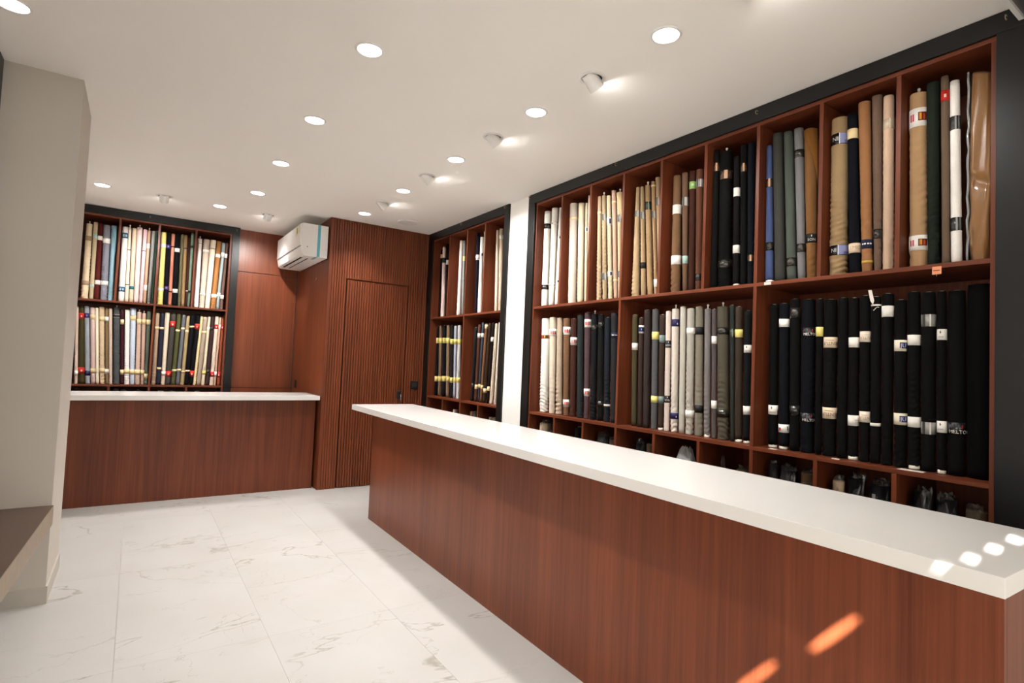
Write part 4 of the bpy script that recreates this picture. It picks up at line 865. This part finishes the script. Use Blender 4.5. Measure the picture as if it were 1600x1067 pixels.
SUB = [  # y, width, top z, colour, name, bagged
 (3.405, .105, .836, (206, 180, 146), 'beige', 1, 'first'), (3.290, .072, .845, (34, 34, 34), 'black', 1, 'first'),
 (3.010, .080, .840, (28, 28, 32), 'dark', 0, 'second'), (2.765, .095, .825, (40, 40, 38), 'dark', 1, 'third'), (2.665, .065, .805, (190, 158, 122), 'tan', 1, 'third'),
 (2.425, .070, .825, (36, 36, 36), 'dark', 1, 'fourth'), (2.347, .066, .825, (112, 84, 64), 'brown', 1, 'fourth'),
 (1.720, .088, .780, (104, 86, 52), 'olive brown', 1, 'sixth'),
 (1.556, .050, .835, (40, 40, 42), 'dark grey', 1, 'seventh'), (1.478, .090, .825, (26, 26, 28), 'black', 1, 'seventh'), (1.390, .068, .825, (112, 84, 56), 'brown', 1, 'seventh'),
 (1.252, .058, .815, (206, 176, 140), 'beige', 1, 'eighth'), (1.180, .072, .840, (28, 28, 30), 'black', 1, 'eighth'), (1.084, .090, .832, (32, 32, 36), 'dark', 1, 'eighth'),
 (.930, .068, .835, (30, 30, 32), 'dark', 1, 'ninth'), (.846, .074, .825, (34, 34, 34), 'black', 1, 'ninth'), (.758, .076, .800, (126, 104, 76), 'brown', 1, 'ninth')]
sc_ = {}
for i, (y, w, zt, colour, cname, bagged, bay) in enumerate(SUB):
    r = w/2*.86
    root = make_roll('bagged_roll' if bagged else 'fabric_roll', (2.61, y*2.61/2.64, .101), 'y', 0, zt-.113 if bagged else zt-.10, r, r*.97, colour, (), .4, 'nocore' if bagged else '', 900+i)
    if bagged: bag_cover(root, w/2*.93, w/2*.93, .004, zt-.10+.006, 950+i, M_FILM, .8)
    k = sc_[bay] = sc_.get(bay, 0)+1
    tag(root, '%s fabric roll%s, %s from left, %s bottom bay of long shelf' % (cname, ' in clear plastic' if bagged else '', nth[k-1], bay), 'fabric roll', 'rolls in the bottom bays of the long shelf')
    # a strip of light label on one of them
    if i == 13:
        o = boxes('paper_label', [(-r*1.1-.004, -r*1.1-.0035, .0, .012, zt-.22, zt-.15)], M_PAPER, root); o.color = col4((120, 116, 112))

def crumple(name, label, loc, rx, ry, hgt, seed, mat, inner=None, peak=0.0):
    """stuffed crumpled plastic bag: faceted folds over a bundle of cloth"""
    t = thing(name, label, 'plastic bag', loc)
    R = random.Random(seed); ph = [R.uniform(0, 6.28) for _ in range(14)]; ns, nk = 40, 30; v, f = [], []
    for k in range(nk+1):
        u = k/nk; zc = hgt*u; prof = (1-max(0, (u-.74)/.26)**2.0*.72) if not peak else (1 if u < .35 else 1-.9*((u-.35)/.65)**1.1)
        for i in range(ns):
            a = 2*math.pi*i/ns
            fold = 0
            for m, (kk, zz) in enumerate(((2, 9), (3, -13), (5, 7), (4, 21), (7, -17))):
                fold += abs(math.sin(kk*a/1.0+zz*u+ph[m]+1.4*math.sin(3*u*3+ph[m+5])))*(.34, .3, .2, .14, .12)[m]
            q = prof*(1.16-.42*fold*(.3+.7*u))
            v.append((rx*q*math.cos(a), ry*q*math.sin(a), zc*(1-.06*fold*u)))
    for k in range(nk):
        for i in range(ns):
            j = (i+1) % ns; f.append((k*ns+i, k*ns+j, (k+1)*ns+j, (k+1)*ns+i))
    f.append(tuple(nk*ns+i for i in range(ns))); f.append(tuple(range(ns-1, -1, -1)))
    link('plastic_film', mesh('plastic_film', v, f, False), mat, t)
    if inner:
        vi = [(x*.86, y*.86, z*.86+.002) for x, y, z in v]
        o = link('cloth_bundle', mesh('cloth_bundle', vi, f, True), M_CLOTH, t); o.color = col4(inner)
    return t
crumple('plastic_bag', 'grey crumpled clear plastic bag stuffed in the fifth bottom bay of long shelf', (2.608, 2.062, .101), .068, .090, .760, 5, M_FILMGREY, (150, 150, 154))
crumple('plastic_bag', 'brown bundle in a peaked clear plastic bag in sixth bottom bay of long shelf', (2.61, 1.825, .101), .060, .060, .745, 11, M_FILM, (128, 104, 86), .9)
NSUB = [(4.86, .050, .800, (220, 210, 196), 'white', 'second'), (4.53, .040, .810, (150, 118, 88), 'tan', 'third'), (4.475, .038, .815, (128, 126, 122), 'grey', 'third'), (4.195, .040, .790, (176, 160, 140), 'beige', 'fourth'), (4.140, .042, .792, (160, 142, 120), 'taupe', 'fourth')]
for i, (y, w, zt, colour, cname, bay) in enumerate(NSUB):
    y = y*2.60/2.64
    root = make_roll('fabric_roll', (2.60, y, .101), 'y', 0, zt-.10, w/2, w/2*.97, colour, (), .3, '', 1200+i)
    tag(root, '%s fabric roll in the %s bottom bay of narrow shelf' % (cname, bay), 'fabric roll', 'rolls in the bottom bays of the narrow shelf')
BSUB = [(-.445, .862, (60, 60, 56), 'dark grey', 'first'), (-.140, .868, (140, 120, 100), 'taupe', 'second'), (-.075, .858, (150, 140, 126), 'grey beige', 'second'), (.045, .858, (60, 58, 56), 'charcoal', 'second'), (.235, .852, (206, 200, 192), 'white', 'third'), (.330, .850, (44, 44, 46), 'black', 'third'), (.560, .852, (120, 110, 100), 'grey brown', 'fourth')]
for i, (x, zt, colour, cname, bay) in enumerate(BSUB):
    root = make_roll('fabric_roll', (x, 6.70, .101), 'x', 0, zt-.11, .026, .025, colour, (), .3, '', 1300+i)
    tag(root, '%s fabric roll in the %s bottom bay of back shelf' % (cname, bay), 'fabric roll', 'rolls in the bottom bays of the back shelf')

# ---------------------------------------------------------------- gold cloth in a clear bag, at the right end of the long shelf
gt = thing('bagged_cloth', 'folded gold satin cloth in clear plastic at the right end of the top shelf', 'bagged cloth', (2.65, .742, ZM+.0012))
def bundle(name, hx, hy, hgt, seed, amp, mat):
    """flat folded bundle with long diagonal folds, pinched below the middle where it is tied"""
    R = random.Random(seed); ph = [R.uniform(0, 6.28) for _ in range(10)]; ns, nk = 60, 70; v, f = [], []
    def rdg(x): return 1-2*abs((x/math.pi) % 1-.5)*2*.5
    for k in range(nk+1):
        t = k/nk; low = max(0, 1-t/.55)
        for i in range(ns):
            a = 2*math.pi*i/ns; c, s = math.cos(a), math.sin(a)
            e = .42; px_ = math.copysign(abs(c)**e, c)*hx; py_ = math.copysign(abs(s)**e, s)*hy
            u = py_/hy
            g = .9*low*math.sin(7*u*(.5+t)+16*t+ph[0])+.7*low*abs(math.sin(4*u-13*t+ph[1]))+.35*math.sin(3*u+6*t+ph[2])+.30*abs(math.sin(9*u+4*t+ph[3]))*(1-low)
            pinch = 1-.16*math.exp(-((t-.42-.03*u)/.025)**2)
            top = .10*hgt*max(0, t-.86)/.14*(.5-.5*u)*.35
            v.append((px_*pinch+amp*g*(1 if c < 0 else .2)*-1*abs(c)**.3, py_*(1-.08*max(0, t-.9)/.1)+amp*.25*g*s, hgt*t-top))
    for k in range(nk):
        for i in range(ns):
            j = (i+1) % ns; f.append((k*ns+i, k*ns+j, (k+1)*ns+j, (k+1)*ns+i))
    f.append(tuple(nk*ns+i for i in range(ns))); f.append(tuple(range(ns-1, -1, -1)))
    return link(name, mesh(name, v, f, True), mat, gt)
M_SATIN, nt_, bs_ = new_mat('gold_satin')
bs_.inputs['Base Color'].default_value = (.33, .150, .038, 1); bs_.inputs['Roughness'].default_value = .30; bs_.inputs['Sheen Weight'].default_value = .3; bs_.inputs['Specular IOR Level'].default_value = .6
tn = N(nt_, 'ShaderNodeTexNoise', Scale=40, Detail=3); bpn = N(nt_, 'ShaderNodeBump', Strength=.15, Distance=.002); nt_.links.new(tn.outputs['Fac'], bpn.inputs['Height']); nt_.links.new(bpn.outputs[0], bs_.inputs['Normal'])
bundle('cloth', .062, .0345, .735, 3, .0085, M_SATIN)
o = bundle('plastic_cover', .069, .0380, .7365, 3, .0084, M_FILMTHIN)
pts = [(-.066+.004*math.sin(i*2.3), .0345+.0022*math.sin(i*1.7), .006+.73*i/24) for i in range(25)]
v, f = tube(pts, .0042, 7)
o = link('plastic_fold', mesh('plastic_fold', v, f, True), M_FILMGREY, gt)

# ---------------------------------------------------------------- tags and papers on the shelf edges
def edge_tag(name, label, y, z, w, h, col):
    t = thing(name, label, 'tag', (XR-.0015, y, z))
    o = boxes('card', [(-.0012, 0, -w/2, w/2, -h/2, h/2)], M_PAPER, t); o.color = col4(col)
    if h > .02:
        o2 = boxes('print', [(-.0016, -.0012, -w*.36, w*.36, -h*.06, h*.06)], M_PAPER, t); o2.color = col4((120, 60, 40))
        o3 = boxes('pin', [(-.003, 0, -.001, .001, -h/2-.008, -h/2+.004)], M_BRASS, t)
edge_tag('price_tag', 'small orange card tag pinned under the right end of upper shelf edge', .853, 1.684, .030, .030, (226, 150, 112))
edge_tag('price_tag', 'tiny white sticker on the upper shelf edge of the long shelf', 1.543, 1.7015, .036, .014, (226, 216, 208))
def paper(label, x, y, w, d, rz):
    t = boxes('paper_slip', [(-w/2, w/2, -d/2, d/2, 0, .0008)], M_PAPER); t.location = (x, y, ZB+.0003); t.rotation_euler = (0, 0, rz); t.color = col4((226, 220, 210))
    tag(t, label, 'paper')
paper('white paper slip under the right end of the black rolls', XR+.028, .94, .044, .085, .0)
paper('small white paper scrap at the foot of the middle black rolls', XR+.022, 1.225, .03, .03, .2)
paper('small white paper scrap at the foot of the left black rolls', XR+.022, 1.51, .03, .035, .1)
